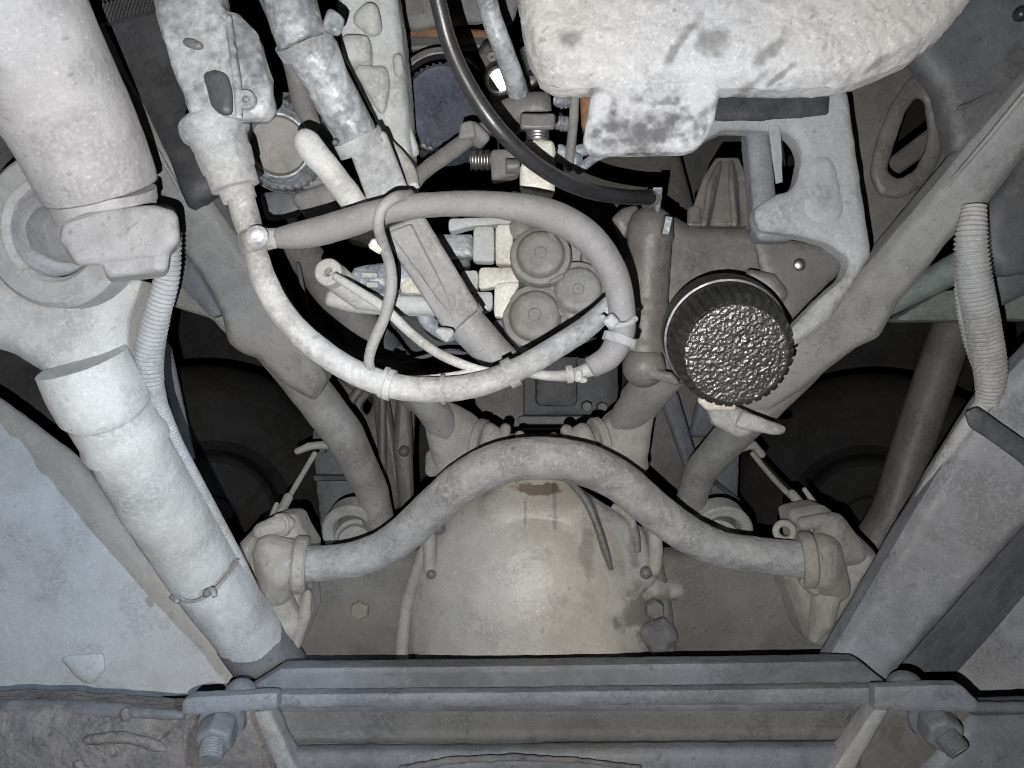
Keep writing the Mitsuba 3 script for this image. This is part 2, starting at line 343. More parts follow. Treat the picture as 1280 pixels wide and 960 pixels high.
t = thing('frame_bracket', 'dark grey ribbed plate behind the black oil filter, right of the two-armed bracket', 'bracket')
part(t, 'plate', slab([(0.2836,-0.0177,1.92), (0.3368,-0.0532,1.92), (0.4608,0.0354,1.92), (0.4697,0.1418,1.92), (0.3935,0.195,1.92), (0.3722,0.319,1.92), (0.2836,0.2836,1.92)], .02, l=.012), 'brown_grime')
part(t, 'strut', lump([(0.3151,0.0328,1.8,0.0115), (0.3611,0.1641,1.8,0.0115), (0.3709,0.1559,1.8,0.0098), (0.3315,0.0246,1.8,0.0098)]), 'slate_paint')
part(t, 'strut', lump([(0.3991,0.0249,1.82,0.0133), (0.3792,0.0998,1.82,0.0116), (0.4324,0.0998,1.82,0.01)]), 'slate_paint')
t = thing('axle_plate', 'blue grey plate behind the left radius arm, above its round bushing', 'plate')
part(t, 'plate', slab([(-0.4274,0.1018,1.85), (-0.4036,0.0678,1.85), (-0.2883,0.1357,1.85), (-0.2781,0.3561,1.85), (-0.4036,0.3561,1.85)], .02, l=.014), 'slate_paint')
part(t, 'rib', obox((-0.3683,0.1959,1.83), (.09, .012, .02)), 'dark_paint', False)
part(t, 'rib', obox((-0.3925,0.1131,1.82), (.012, .06, .02)), 'slate_paint', False)
t = thing('axle_plate', 'blue grey plate behind the right radius arm, above its round bushing', 'plate')
part(t, 'plate', slab([(0.485,0.1102,1.85), (0.4782,0.3561,1.85), (0.3731,0.3561,1.85), (0.39,0.1696,1.85), (0.4409,0.1102,1.85)], .02, l=.014), 'slate_paint')
part(t, 'rib', lump([(0.4185,0.2009,1.83,0.005), (0.4436,0.221,1.83,0.005), (0.4721,0.2427,1.83,0.005)]), 'dark_paint')

# plates behind the hose ring, on the left
t = thing('chassis_side_plate', 'brown grey chassis plate behind the hose ring, beside its white lower hose', 'plate')
part(t, 'plate', slab([(-0.4726,-0.2954,1.8), (-0.43,-0.2954,1.8), (-0.279,-0.0903,1.8), (-0.1969,0,1.8), (-0.3282,0.0164,1.8), (-0.4021,-0.0492,1.8)], .03, l=.016), 'brown_grime')
part(t, 'plate', slab([(-0.3363,-0.119,1.75), (-0.2697,-0.0635,1.75), (-0.1904,-0.0159,1.75), (-0.2697,0,1.75), (-0.3332,-0.0476,1.75)], .02, l=.014), 'grey_dust')
t = thing('torque_tube', 'grey tube running diagonally far behind the hose ring', 'tube')
part(t, 'tube', tube([(-0.3957,-0.26,1.62,0.0318), (-0.2888,-0.1228,1.62,0.0347), (-0.1613,0.0293,1.64,0.0352)], step=.02), 'grey_dust', True)
part(t, 'clamp', tube([(-0.2455,-0.0679,1.62,0.039), (-0.2282,-0.0462,1.62,0.039)], step=.01), 'slate_paint', 40)
single('chassis_inner_plate', 'dark plate behind the hose ring, right of the diagonal tube', 'plate', slab([(-0.2976,-0.1751,1.9), (-0.14,-0.1488,1.9), (-0.07,0,1.9), (-0.1751,0.0175,1.9)], .03, l=.02), 'slate_paint')
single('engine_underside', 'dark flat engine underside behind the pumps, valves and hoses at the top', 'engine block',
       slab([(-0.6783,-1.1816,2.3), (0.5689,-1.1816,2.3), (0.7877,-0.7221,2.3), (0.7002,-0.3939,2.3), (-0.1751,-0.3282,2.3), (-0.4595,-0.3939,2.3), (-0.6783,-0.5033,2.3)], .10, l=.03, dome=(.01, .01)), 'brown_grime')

for lab, q, m in (('thin black wire looping in the dark above the hose ring, right of the ribbed canister', [(-0.2941,-0.4044,1.42,0.0037), (-0.254,-0.3309,1.38,0.0035), (-0.2407,-0.2888,1.4,0.0036), (-0.1716,-0.2818,1.42,0.0037), (-0.098,-0.299,1.42,0.0037), (0,-0.2888,1.4,0.0036)], 'black_rubber'),
                  ('thin grey wire sagging behind the lower left of the hose ring', [(-0.3665,-0.2051,1.55,0.0036), (-0.3256,-0.105,1.5,0.0034), (-0.2626,-0.0525,1.5,0.0034), (-0.1869,-0.0374,1.52,0.0035), (-0.1094,-0.0547,1.55,0.0036), (-0.0284,-0.0398,1.6,0.0037)], 'rubber_dust')):
    single('wire', lab, 'wire', tube(q, 12, .006), m, smooth=True)

# ================================================================ radius arms: the two long diagonals
t = thing('radius_arm', 'long grey forged arm running diagonally behind the white hose on the left', 'suspension arm')
part(t, 'arm', slab([(-0.5807,-0.5171,1.2089), (-0.5394,-0.4579,1.2301), (-0.5023,-0.3851,1.2564), (-0.4605,-0.3099,1.2834), (-0.4297,-0.2727,1.2968), (-0.3851,-0.1993,1.3233), (-0.3412,-0.1351,1.3464), (-0.309,-0.0702,1.3697), (-0.2777,-0.0024,1.3941), (-0.3001,0.0302,1.4059), (-0.3453,0.0024,1.3959), (-0.3767,-0.0344,1.3826), (-0.4016,-0.0425,1.3797), (-0.4206,-0.0587,1.3739), (-0.4238,-0.1019,1.3583), (-0.4438,-0.1525,1.3401), (-0.4697,-0.1888,1.327), (-0.5034,-0.2014,1.3225), (-0.5582,-0.2627,1.3004), (-0.5962,-0.4317,1.2396), (-0.6265,-0.5171,1.2089)], .05, rd=.006, l=.0065, dome=(.012, .014), hump=(.005, .05), it=4, amp=.0016, scale=36, seed=3), 'grey_dust', True)
part(t, 'shank', cast(chain([(-0.3867,-0.0848,1.44,0.0374), (-0.3334,-0.0126,1.45,0.0327), (-0.2757,0.0827,1.5,0.0328), (-0.2437,0.1891,1.58,0.028), (-0.2282,0.3177,1.62,0.0274)], 32), .009, 10, .0012, 40, 3), 'grey_dust', True)
part(t, 'web', slab([(-0.5416,-0.154,1.4), (-0.4958,-0.1709,1.4), (-0.4188,-0.0987,1.4), (-0.4092,-0.0481,1.4), (-0.4549,-0.0987,1.4), (-0.5319,-0.1228,1.4)], .02, l=.008), 'grey_dust')
part(t, 'web', slab([(-0.5081,-0.2107,1.37), (-0.4847,-0.2037,1.37), (-0.4542,-0.158,1.37), (-0.4238,-0.1007,1.37), (-0.4425,-0.096,1.37), (-0.4893,-0.1452,1.37), (-0.5151,-0.158,1.37)], .02, l=.008), 'slate_paint', 35, 'dark recessed web beside the arm')
part(t, 'rib', tube([(-0.5317,-0.4431,1.2,0.003), (-0.5013,-0.3765,1.235,0.0031), (-0.467,-0.3025,1.27,0.0032), (-0.4484,-0.26,1.29,0.0022)]), 'grey_dust', True)
bu = part(t, 'bushing', annulus((-0.2774,0.2589,1.6), (.1, -.35, 1), 0.0469, 0.0100, .02), 'warm_dust', 40)
part(bu, 'sleeve', lathe((-0.2859,0.2698,1.64), (-0.2643,0.2803,1.52), fine([(-.02, 0.0356), (.05, 0.0356), (.055, 0.0299), (.07, 0.0284), (.075, 0.0128), (.075, 0)], .006), 48), 'warm_dust', 40)

single('thin_strut', 'narrow grey strut in the dark opening just right of the left corrugated hose', 'strut', cast(lump([(-0.7044,-0.1079,1.75,0.0111), (-0.6885,-0.0952,1.75,0.0079), (-0.6346,0.146,1.75,0.0063), (-0.6441,0.1491,1.75,0.0063)]), .01, 3), 'grey_dust')
t = thing('radius_arm', 'long pale grey forged arm running diagonally from the upper right to behind the oil filter', 'suspension arm')
part(t, 'arm', slab([(0.6366,-0.4001,1.1312), (0.6051,-0.3544,1.1615), (0.5641,-0.2939,1.2014), (0.5436,-0.2587,1.2236), (0.4897,-0.1715,1.2795), (0.4543,-0.1219,1.3127), (0.4009,-0.0556,1.359), (0.3499,0.0072,1.4029), (0.3401,0.0343,1.4182), (0.3625,0.0514,1.4193), (0.3927,0.0461,1.4078), (0.4356,0.0047,1.3761), (0.4895,-0.0487,1.3355), (0.5142,-0.0626,1.3218), (0.5282,-0.1069,1.2974), (0.5724,-0.1904,1.246), (0.6005,-0.2204,1.224), (0.6292,-0.2816,1.1874), (0.6695,-0.3112,1.1619)], .05, rd=.006, l=.0065, dome=(.012, .014), hump=(.005, .05), it=4, amp=.0016, scale=36, seed=4), 'grey_dust', True)
part(t, 'shank', cast(chain([(0.4411,-0.0306,1.42,0.0343), (0.3779,0.0412,1.44,0.0324), (0.3624,0.0827,1.5,0.0302), (0.3253,0.1489,1.56,0.0276), (0.3158,0.2133,1.6,0.0256), (0.3177,0.3033,1.62,0.026)], 32), .009, 10, .0012, 40, 4), 'grey_dust', True)
part(t, 'seam', tube([(0.5689,-0.3274,1.1,0.0026), (0.5426,-0.2713,1.155,0.0028), (0.5325,-0.2479,1.185,0.0019)], amp=.0006), 'grey_dust', True)
bu = part(t, 'bushing', annulus((0.3655,0.2617,1.6), (-.1, -.35, 1), 0.0484, 0.0100, .02), 'warm_dust', 40)
part(bu, 'sleeve', lathe((0.3768,0.2727,1.64), (0.347,0.283,1.52), fine([(-.02, 0.0370), (.05, 0.0370), (.055, 0.0299), (.07, 0.0284), (.075, 0.0128), (.075, 0)], .006), 48), 'warm_dust', 40)

# ================================================================ upper left plates
t = thing('side_member', 'dark blue grey side plate between the thick pale tube and the plug fitting', 'frame member')
part(t, 'plate', slab([(-0.5919,-0.5575,1.28), (-0.4074,-0.5575,1.28), (-0.4053,-0.4289,1.28), (-0.3989,-0.2573,1.28), (-0.4375,-0.2337,1.28), (-0.4664,-0.3109,1.28), (-0.5147,-0.3914,1.28), (-0.5575,-0.4718,1.28)], .03, l=.010, hump=(.006, .03)), 'dark_paint')
for k in range(16):
    q = A((-0.5311,-0.466,1.23)) + (A((-0.4558,-0.4864,1.23)) - A((-0.5311,-0.466,1.23))) * k / 15
    part(t, 'rib', obox(q, (.0026, .030, .012), x=(1, .33, 0), bev=.0008), 'dark_paint', False)
single('back_plate', 'dark brown grey plate at the left edge above the ring eye', 'plate', slab([(-0.8042,-0.4136,1.35), (-0.7008,-0.4136,1.35), (-0.6433,-0.2527,1.35), (-0.8042,-0.2298,1.35)], .03, l=.012, hump=(.004, .03)), 'brown_grime')

# ================================================================ left: thick tube, knuckle, ring eye, lower tube, corrugated hose
t = thing('steering_shaft', 'thick pale dusty tube at the top left ending in a forged knuckle', 'shaft')
part(t, 'tube', tube([(-0.464,-0.4138,0.92,0.0624), (-0.4434,-0.3192,0.96,0.0635), (-0.4257,-0.2486,1.01,0.059), (-0.4189,-0.2013,1.042,0.056), (-0.4181,-0.1964,1.045,0.0546)], 48, .006, amp=.0010, scale=26), 'shaft_dust', True)
part(t, 'collar', tube([(-0.4198,-0.198,1.048,0.0516), (-0.4196,-0.1834,1.055,0.0504), (-0.4174,-0.1756,1.057,0.048)], 40, .004), 'shaft_dust', 40)
part(t, 'knuckle', cast(lump([(-0.4434,-0.1663,1.045,0.0098), (-0.3619,-0.1721,1.035,0.008), (-0.3458,-0.1657,1.035,0.0096), (-0.3426,-0.1464,1.035,0.008), (-0.3538,-0.1335,1.035,0.008), (-0.434,-0.1295,1.04,0.0097), (-0.4499,-0.1483,1.045,0.0098), (-0.4976,-0.1853,1.13,0.0109), (-0.3876,-0.1902,1.12,0.0108), (-0.384,-0.1561,1.12,0.0108), (-0.4922,-0.1453,1.13,0.0109)])
     + lump([(-0.4051,-0.1153,1.042,0.0073), (-0.3545,-0.1195,1.038,0.0073), (-0.3514,-0.1457,1.04,0.0065), (-0.4173,-0.1386,1.045,0.0065), (-0.435,-0.119,1.1,0.0079), (-0.3842,-0.1243,1.1,0.0079)]), .005, 14, .0011, 40, 1), 'shaft_dust', 50)
part(t, 'pin', cast(ball((-0.5158,-0.1716,1.13), 0.0518, (1, .94, .62), 40) + cyl((-0.5114,-0.1696,1.12), (-0.4381,-0.1559,1.07), 0.0311), .006, 8, .0012), 'shaft_dust', True)

t = thing('ring_eye_arm', 'pale dusty arm on the left with a big ring eye and a long tube', 'arm')
part(t, 'ring_eye', annulus((-0.5024,-0.1705,1.12), (.10, -.10, 1), 0.0682, 0.0170, .022, 72, amp=.0008, scale=45), 'eye_dust', 40)
part(t, 'neck', slab([(-0.6398,-0.1694,1.16), (-0.5269,-0.1223,1.16), (-0.4404,-0.127,1.16), (-0.4516,-0.1016,1.16), (-0.4611,-0.08,1.16), (-0.4611,-0.0489,1.16), (-0.4441,-0.0094,1.16), (-0.5476,0.0132,1.16), (-0.5608,-0.0151,1.16), (-0.5984,-0.0376,1.16), (-0.6492,-0.0518,1.16)], .07, l=.007, dome=(.02, .03), hump=(.012, .05), amp=.001, scale=40), 'pale_dust', True)
part(t, 'tube', tube([(-0.4944,-0.0257,1.14,0.0496), (-0.4882,-0.0019,1.15,0.0521), (-0.4789,0.0263,1.16,0.0518), (-0.4789,0.0322,1.165,0.0473), (-0.4718,0.0587,1.18,0.0472), (-0.4686,0.0676,1.183,0.0502), (-0.4674,0.0779,1.19,0.0497), (-0.4645,0.0837,1.19,0.0458), (-0.4573,0.1549,1.25,0.0489), (-0.4316,0.2693,1.33,0.0485), (-0.3827,0.3947,1.4,0.0469), (-0.361,0.4574,1.43,0.047)], 48, .005, amp=.0012, scale=30, straight=True), 'pale_dust', 40)
part(t + '__tube', 'end_collar', tube([(-0.3947,0.3709,1.39,0.0489), (-0.3615,0.4436,1.42,0.049)], 40, .006), 'slate_paint', 40, 'dark collar at the lower end of the tube')
tie = spline([(-0.4548,0.2845,1.285), (-0.4245,0.2887,1.27), (-0.397,0.2752,1.26), (-0.378,0.2555,1.265), (-0.3715,0.2383,1.29)], .004)
part(t + '__tube', 'wire_tie', join(tube(np.column_stack([tie, np.full(len(tie), .0022)]), 10, .004), tube([(-0.4004,0.2746,1.258,0.0052), (-0.3887,0.2682,1.25,0.0042), (-0.3846,0.275,1.245,0.0031)]), tube([(-0.4591,0.2867,1.285,0.0032), (-0.4436,0.2887,1.27,0.0032)])), 'grey_dust', True)

t = thing('corrugated_hose', 'pale corrugated hose hanging beside the left tube, from the knuckle down', 'hose')
part(t, 'hose', tube([(-0.3729,-0.1663,1.1,0.0105), (-0.3867,-0.1211,1.12,0.0126), (-0.4081,-0.0781,1.14,0.0138), (-0.4262,-0.0376,1.16,0.0151), (-0.4318,-0.0096,1.175,0.0134), (-0.4328,0.0245,1.195,0.0108)], 28, .004, .0056, .17, .0004, 90, upto=.195), 'hose_shell', 50)
part(t, 'strand', tube([(-0.4362,0.0197,1.2,0.0098), (-0.4274,0.0733,1.23,0.0081), (-0.416,0.1316,1.27,0.0074), (-0.3891,0.2469,1.34,0.0068), (-0.3673,0.3435,1.39,0.0072), (-0.3508,0.4485,1.445,0.0063)], 20, .004, .0042, .05, .0001), 'hose_shell', True)

# ================================================================ left and right panels
t = thing('mudguard_panel', 'large blue grey panel filling the lower left behind the long tube', 'panel')
part(t, 'sheet', slab([(-0.9395,-0.0618,1.4299), (-0.7992,0.025,1.4413), (-0.6866,0.1159,1.4515), (-0.5859,0.2675,1.4641), (-0.3826,0.4929,1.4855), (-0.3841,0.5859,1.4901), (-0.9648,0.5713,1.4603)], .02, l=.012, dome=(.004, .004), amp=.003, scale=9, hump=(.010, .06)), 'panel_paint', True)
part(t, 'patch', slab([(-0.709,0.4269,1.4409), (-0.6409,0.4231,1.4441), (-0.6392,0.4487,1.4455), (-0.6618,0.4738,1.4456), (-0.681,0.4632,1.4441)], .006, l=.006, amp=.001), 'panel_paint')
single('side_sill', 'dark sill behind the left panel, below the ring eye', 'sill', slab([(-1.4551,-0.1247,2.2), (-1.1433,-0.0832,2.2), (-1.081,0.2495,2.2), (-1.4551,0.1663,2.2)], .02, l=.02), 'slate_paint')
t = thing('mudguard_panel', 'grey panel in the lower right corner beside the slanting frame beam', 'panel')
part(t, 'shade_fold', slab([(0.8682,0.1007,1.45), (0.8129,0.2176,1.47), (0.6171,0.4858,1.5), (0.7381,0.5624,1.585), (0.9512,0.2895,1.56), (1.0394,0.1641,1.55)], .01, rd=.003, l=.010, dome=(0, .01), it=1, amp=.0016, scale=20), 'frame_paint')  # strip added for the shadow band beside the beam; its slant darkens it
part(t, 'sheet', slab([(1.1646,0.1109,1.5672), (0.9588,0.2501,1.57), (0.8933,0.3367,1.5717), (0.7395,0.5106,1.5752), (0.7129,0.629,1.5776), (1.1744,0.6431,1.5779)], .02, l=.012, dome=(.004, .004), amp=.003, scale=9), 'panel_dark', True)

# ================================================================ right: wide dark tube, clamp, corrugated hose, long rod
t = thing('frame_member', 'broad grey frame beam with a straight slanting edge, right of the axle', 'frame member')
part(t, 'face', slab([(0.6255,0.0211,1.2657), (0.7061,-0.0819,1.2353), (0.7906,0.0405,1.2264), (0.6807,0.193,1.2691), (0.5408,0.4061,1.3254), (0.522,0.4766,1.3372), (0.4283,0.4515,1.3581), (0.459,0.3836,1.3436), (0.5214,0.2441,1.314), (0.5806,0.1144,1.2863)], .05, rd=.004, l=.008, dome=(.012, .016), hump=(.004, .05), it=2, amp=.0018, scale=24), 'frame_paint', True)
part(t, 'clamp', slab([(0.5757,0.0366,1.2297), (0.5893,0.0284,1.2255), (0.6148,0.0484,1.2211), (0.6507,0.0761,1.2149), (0.6871,0.1195,1.2102), (0.6782,0.138,1.2143), (0.6419,0.1006,1.2196), (0.6075,0.0729,1.2254), (0.582,0.0549,1.23)], .008, rd=.002, l=.005, it=1, dome=(.002, .003), amp=.0008), 'dark_paint', 35, 'dark strap lying across the beam')
t = thing('corrugated_hose', 'pale corrugated hose hanging from the right arm down to the dark beam', 'hose')
part(t, 'hose', tube([(0.5691,-0.2186,1.2,0.0128), (0.5652,-0.1772,1.2,0.0177), (0.5755,-0.1294,1.21,0.0189), (0.5993,-0.0712,1.23,0.0193), (0.6216,-0.0104,1.25,0.0177), (0.6271,0.0253,1.265,0.0127)], 28, .004, .0056, .15, .0004, 90), 'hose_shell', 50)
part(t, 'strand', tube([(0.5678,-0.1599,1.225,0.0071), (0.578,-0.1125,1.235,0.0102), (0.5966,-0.0624,1.25,0.0104), (0.6187,-0.0148,1.265,0.0074)], 24, .004, .0056, .15, .0003, 90), 'hose_shell', 50)
part(t, 'strand', tube([(0.625,0.0232,1.265,0.0116), (0.6013,0.0722,1.285,0.0097), (0.577,0.16,1.33,0.009), (0.5446,0.2635,1.375,0.0071)], 20, .004, .0042, .05, .0001), 'hose_shell', True)
single('shock_absorber', 'long dark grey rod behind the corrugated hose on the right', 'rod',
       tube([(0.8963,-0.1713,1.75,0.0349), (0.8567,-0.0635,1.75,0.0381), (0.7932,0.1269,1.75,0.0381), (0.7488,0.2618,1.75,0.0381), (0.7075,0.3332,1.75,0.0412), (0.679,0.3807,1.75,0.0412)], 32, .012), 'brown_grime', smooth=True)
t = thing('tie_beam', 'greenish grey beam leaving the right arm behind the corrugated hose', 'beam')
part(t, 'beam', cast(lump([(0.5536,-0.1107,1.4,0.0144), (0.6138,-0.1468,1.4,0.0205), (0.68,-0.1805,1.4,0.0229), (0.7341,-0.207,1.4,0.0193), (0.7597,-0.1985,1.42,0.0098)]), .01, 6), 'green_paint', True)
part(t, 'shelf', slab([(0.6788,-0.1083,1.62), (0.7799,-0.1704,1.62), (0.9532,-0.1805,1.62), (0.9532,-0.1155,1.62), (0.6788,-0.1126,1.62)], .05, l=.012), 'green_paint')
single('knuckle_boss', 'dark rounded boss at the right edge behind the corrugated hose', 'boss', cast(lump([(0.7414,-0.1654,1.42,0.0294), (0.7659,-0.1593,1.42,0.0294), (0.7352,-0.125,1.42,0.0123)]), .01, 5), 'slate_paint', smooth=True)

# ================================================================ upper right plates
t = thing('arm_bracket', 'dark blue grey bracket plate in the upper right corner', 'bracket')
part(t, 'plate', slab([(0.5033,-0.5234,1.22), (0.6945,-0.5234,1.22), (0.6945,-0.4127,1.22), (0.5758,-0.2959,1.22), (0.5596,-0.2919,1.22), (0.5395,-0.3724,1.22), (0.5093,-0.4127,1.22)], .03, l=.008, hump=(.008, .03), amp=.0012), 'slate_paint')
part(t, 'ridge', lump([(0.5514,-0.3397,1.2,0.003), (0.5652,-0.3446,1.2,0.003), (0.5941,-0.3604,1.205,0.002)]), 'slate_paint')
part(t, 'bolt', cast(ball((0.6193,-0.4499,1.19), 0.0088), .005, 2), 'black_rubber', True)
single('outer_gusset', 'dark rounded plate at the right edge beside the top of the corrugated hose', 'plate',
       slab([(0.7812,-0.3683,1.32), (0.7198,-0.3236,1.32), (0.6941,-0.2846,1.32), (0.6696,-0.2567,1.32), (0.6607,-0.2232,1.32), (0.6651,-0.1786,1.32), (0.6941,-0.1507,1.32), (0.7812,-0.1674,1.32)], .03, l=.009, hump=(.006, .03)), 'slate_paint')
t = thing('slotted_plate', 'grey plate with a long pointed slot, right of the pale sump', 'plate')
part(t, 'plate', slab([(0.4845,-0.4963,1.38), (0.6499,-0.5199,1.38), (0.6523,-0.3427,1.38), (0.631,-0.293,1.38), (0.5672,-0.2009,1.38), (0.4963,-0.1595,1.38)], .015, [[(0.6074,-0.4407,1.38), (0.6121,-0.4419,1.38), (0.6227,-0.3758,1.38), (0.6168,-0.345,1.38), (0.5991,-0.3119,1.38), (0.5743,-0.2989,1.38), (0.5577,-0.306,1.38), (0.5506,-0.3167,1.38), (0.5837,-0.4088,1.38)]], l=.007), 'brown_grime')
part(t, 'lip', slab([(0.6042,-0.4624,1.362), (0.624,-0.4357,1.362), (0.6321,-0.3718,1.362), (0.6251,-0.3277,1.362), (0.6019,-0.2893,1.362), (0.567,-0.2707,1.362), (0.5368,-0.2754,1.362), (0.5229,-0.3067,1.362), (0.5345,-0.3625,1.362), (0.5554,-0.4113,1.362), (0.5786,-0.445,1.362)], .012, [[(0.5949,-0.4276,1.362), (0.6007,-0.4299,1.362), (0.6088,-0.3695,1.362), (0.6042,-0.3416,1.362), (0.5879,-0.3114,1.362), (0.5647,-0.2986,1.362), (0.5508,-0.3056,1.362), (0.5461,-0.3137,1.362), (0.574,-0.3974,1.362)]], rd=.010, l=.005, dome=(.004, .006), amp=.0008), 'brown_grime', True)
single('cross_rod', 'grey flat bar seen through the pointed slot', 'bar', cast(lump([(0.64,-0.367,1.6,0.0085), (0.7752,-0.4722,1.6,0.0085), (0.64,-0.347,1.6,0.0085), (0.7752,-0.4466,1.6,0.0085)]), .01, 4), 'brown_grime')

# ================================================================ pale sump with its lug, upper right
t = thing('sump', 'big pale dust caked sump with a dark bare patch, at the top right', 'sump')
part(t, 'pan', slab([(0,-0.4637,1.0706), (0.01,-0.383,1.061), (0.0174,-0.346,1.0565), (0.0297,-0.3181,1.0532), (0.0444,-0.3094,1.0521), (0.0987,-0.3077,1.0519), (0.2139,-0.3085,1.052), (0.2912,-0.3077,1.0519), (0.344,-0.3103,1.0522), (0.3742,-0.3198,1.0534), (0.4167,-0.339,1.0557), (0.45,-0.3653,1.0588), (0.4809,-0.4007,1.0631), (0.5143,-0.4637,1.0706)], .030, rd=.006, l=.0040, dome=(.014, .018), hump=(.022, .12), it=3, amp=.0015, scale=110, seed=2), 'caked_white', True)
part(t, 'lug', slab([(0.0911,-0.3313,1.057), (0.0837,-0.3048,1.057), (0.0745,-0.2551,1.057), (0.077,-0.2452,1.057), (0.087,-0.2402,1.057), (0.1806,-0.2418,1.057), (0.1921,-0.2452,1.057), (0.2021,-0.2551,1.057), (0.212,-0.2766,1.057), (0.2178,-0.3081,1.057), (0.2195,-0.3313,1.057)], .022, rd=.008, l=.0040, dome=(.006, .007), it=3, amp=.0013, scale=110), 'caked_white', True)
part(t, 'recess_slab', slab([(0.2145,-0.3401,1.097), (0.3505,-0.3401,1.097), (0.3488,-0.2921,1.097), (0.2878,-0.2869,1.097), (0.2058,-0.286,1.097)], .02, l=.006, amp=.0014), 'recess_black', 40, 'near black slab painted for the dark recess between the pan and the bracket')  # slab stands in for a dark recess; its darkness is in the colour

t = thing('cast_bracket', 'pale grey cast bracket with a rounded opening under the sump', 'bracket')
part(t, 'web', slab([(0.1996,-0.3239,1.1), (0.3694,-0.3247,1.1), (0.3781,-0.2626,1.1), (0.3956,-0.1418,1.1), (0.3501,-0.07,1.1), (0.3063,-0.0385,1.1), (0.2958,-0.049,1.1), (0.3379,-0.0928,1.1), (0.3659,-0.1173,1.1), (0.3729,-0.1365,1.1), (0.3501,-0.154,1.1), (0.3151,-0.1637,1.1), (0.2713,-0.1689,1.1), (0.2661,-0.1926,1.1), (0.2923,-0.2101,1.1), (0.3046,-0.2109,1.1), (0.3142,-0.2223,1.1), (0.3195,-0.2503,1.1), (0.316,-0.2652,1.1), (0.3037,-0.2775,1.1), (0.2328,-0.281,1.1), (0.2136,-0.2696,1.1), (0.1978,-0.2538,1.1), (0.1926,-0.2888,1.1)], .03,
     rd=.006, l=.0055, dome=(.006, .006), amp=.0008), 'bracket_dust')
part(t, 'boss', slab([(0.3228,-0.2443,1.0975), (0.3351,-0.2687,1.0975), (0.3543,-0.253,1.0975), (0.3682,-0.1902,1.0975), (0.3577,-0.1701,1.0975), (0.3228,-0.1728,1.0975), (0.3141,-0.1937,1.0975)], .02, rd=.018, l=.0055, dome=(.006, .012), amp=.0012), 'bracket_dust', True)
part(t, 'post', slab([(0.2622,-0.2925,1.115), (0.2871,-0.2925,1.115), (0.2978,-0.1962,1.115), (0.321,-0.1605,1.115), (0.2746,-0.1605,1.115), (0.2711,-0.1873,1.115)], .03, l=.006), 'slate_paint', 35, 'blue grey post crossing the opening')
part(t, 'post_edge', lump([(0.2818,-0.2818,1.1,0.0018), (0.2923,-0.2818,1.1,0.0018), (0.2941,-0.2223,1.1,0.0018), (0.2897,-0.2206,1.1,0.0018)]), 'bracket_dust')

# ================================================================ pump housing and black oil filter
t = thing('pump_housing', 'brown grey cast housing that carries the black oil filter', 'pump')
part(t, 'body', slab([(0.1575,-0.2188,1.3), (0.1751,-0.2385,1.3), (0.2243,-0.2341,1.3), (0.2516,-0.2188,1.3), (0.3337,-0.2166,1.3), (0.3939,-0.2079,1.3), (0.4442,-0.1937,1.3), (0.4683,-0.1729,1.3), (0.4639,-0.1466,1.3), (0.4267,-0.105,1.3), (0.3829,-0.0602,1.3), (0.3392,-0.0109,1.3), (0.2298,0,1.3), (0.1751,-0.0328,1.3), (0.1641,-0.1094,1.3)], .09, rd=.008, l=.007, dome=(.016, .02), amp=.001), 'brown_grime', True)
part(t, 'column', cast(lump([(0.2259,-0.2035,1.23,0.0031), (0.2468,-0.2612,1.24,0.0031), (0.2661,-0.291,1.25,0.0031), (0.2921,-0.291,1.25,0.0031), (0.2993,-0.2653,1.24,0.0031), (0.3103,-0.2035,1.23,0.0031), (0.2477,-0.221,1.32,0.0033), (0.2857,-0.3125,1.32,0.0033), (0.3136,-0.3125,1.32,0.0033), (0.3404,-0.221,1.32,0.0033)])
     + lump([(0.2376,-0.198,1.205,0.004), (0.2483,-0.2523,1.215,0.004), (0.2646,-0.2798,1.23,0.0031), (0.2483,-0.2035,1.23,0.0041), (0.2574,-0.2564,1.23,0.0041)]) + lump([(0.2753,-0.198,1.205,0.004), (0.2743,-0.2523,1.215,0.004), (0.2788,-0.2798,1.23,0.0031), (0.2869,-0.2035,1.23,0.0041), (0.2839,-0.2564,1.23,0.0041)]), .005, 5), 'brown_grime', 40)
for a, b in (((0.232,-0.2025,1.23), (0.2332,-0.223,1.235)), ((0.3063,-0.1964,1.23), (0.3079,-0.2169,1.235))):
    part(t, 'clip', cast(cyl(a, b, 0.0092), .005, 2), 'brown_grime')
part(t, 'cylinder', lathe((0.1829,-0.2403,1.255), (0.1749,-0.0427,1.275), fine([(-.005, 0), (-.005, .012), (.010, .013), (.018, .024), (.03, .029), (.05, .031), (.054, .029), (.13, .0285), (.135, .030), (.144, .030), (.149, .0275), (.18, .0275), (.19, .031), (.197, .031), (.20, .022), (.20, 0)], .004), 48), 'brown_grime', 40)
part(t, 'end_cap', cast(ball((0.1751,-0.0233,1.27), 0.0287) + lump([(0.1788,-0.0146,1.25,0.0062), (0.2036,-0.0103,1.24,0.0051), (0.2108,-0.0021,1.24,0.0041)]), .005, 4), 'brown_grime', True)
part(t, 'ear', slab([(0.1476,-0.1684,1.25), (0.1663,-0.1746,1.25), (0.1892,-0.1434,1.25), (0.1663,-0.1102,1.25), (0.1518,-0.1164,1.25)], .02, l=.005), 'brown_grime')
part(t, 'ear', slab([(0.1316,-0.2207,1.27), (0.1486,-0.2356,1.27), (0.1698,-0.2398,1.27), (0.1656,-0.2101,1.27), (0.1465,-0.191,1.27)], .02, l=.005), 'brown_grime')
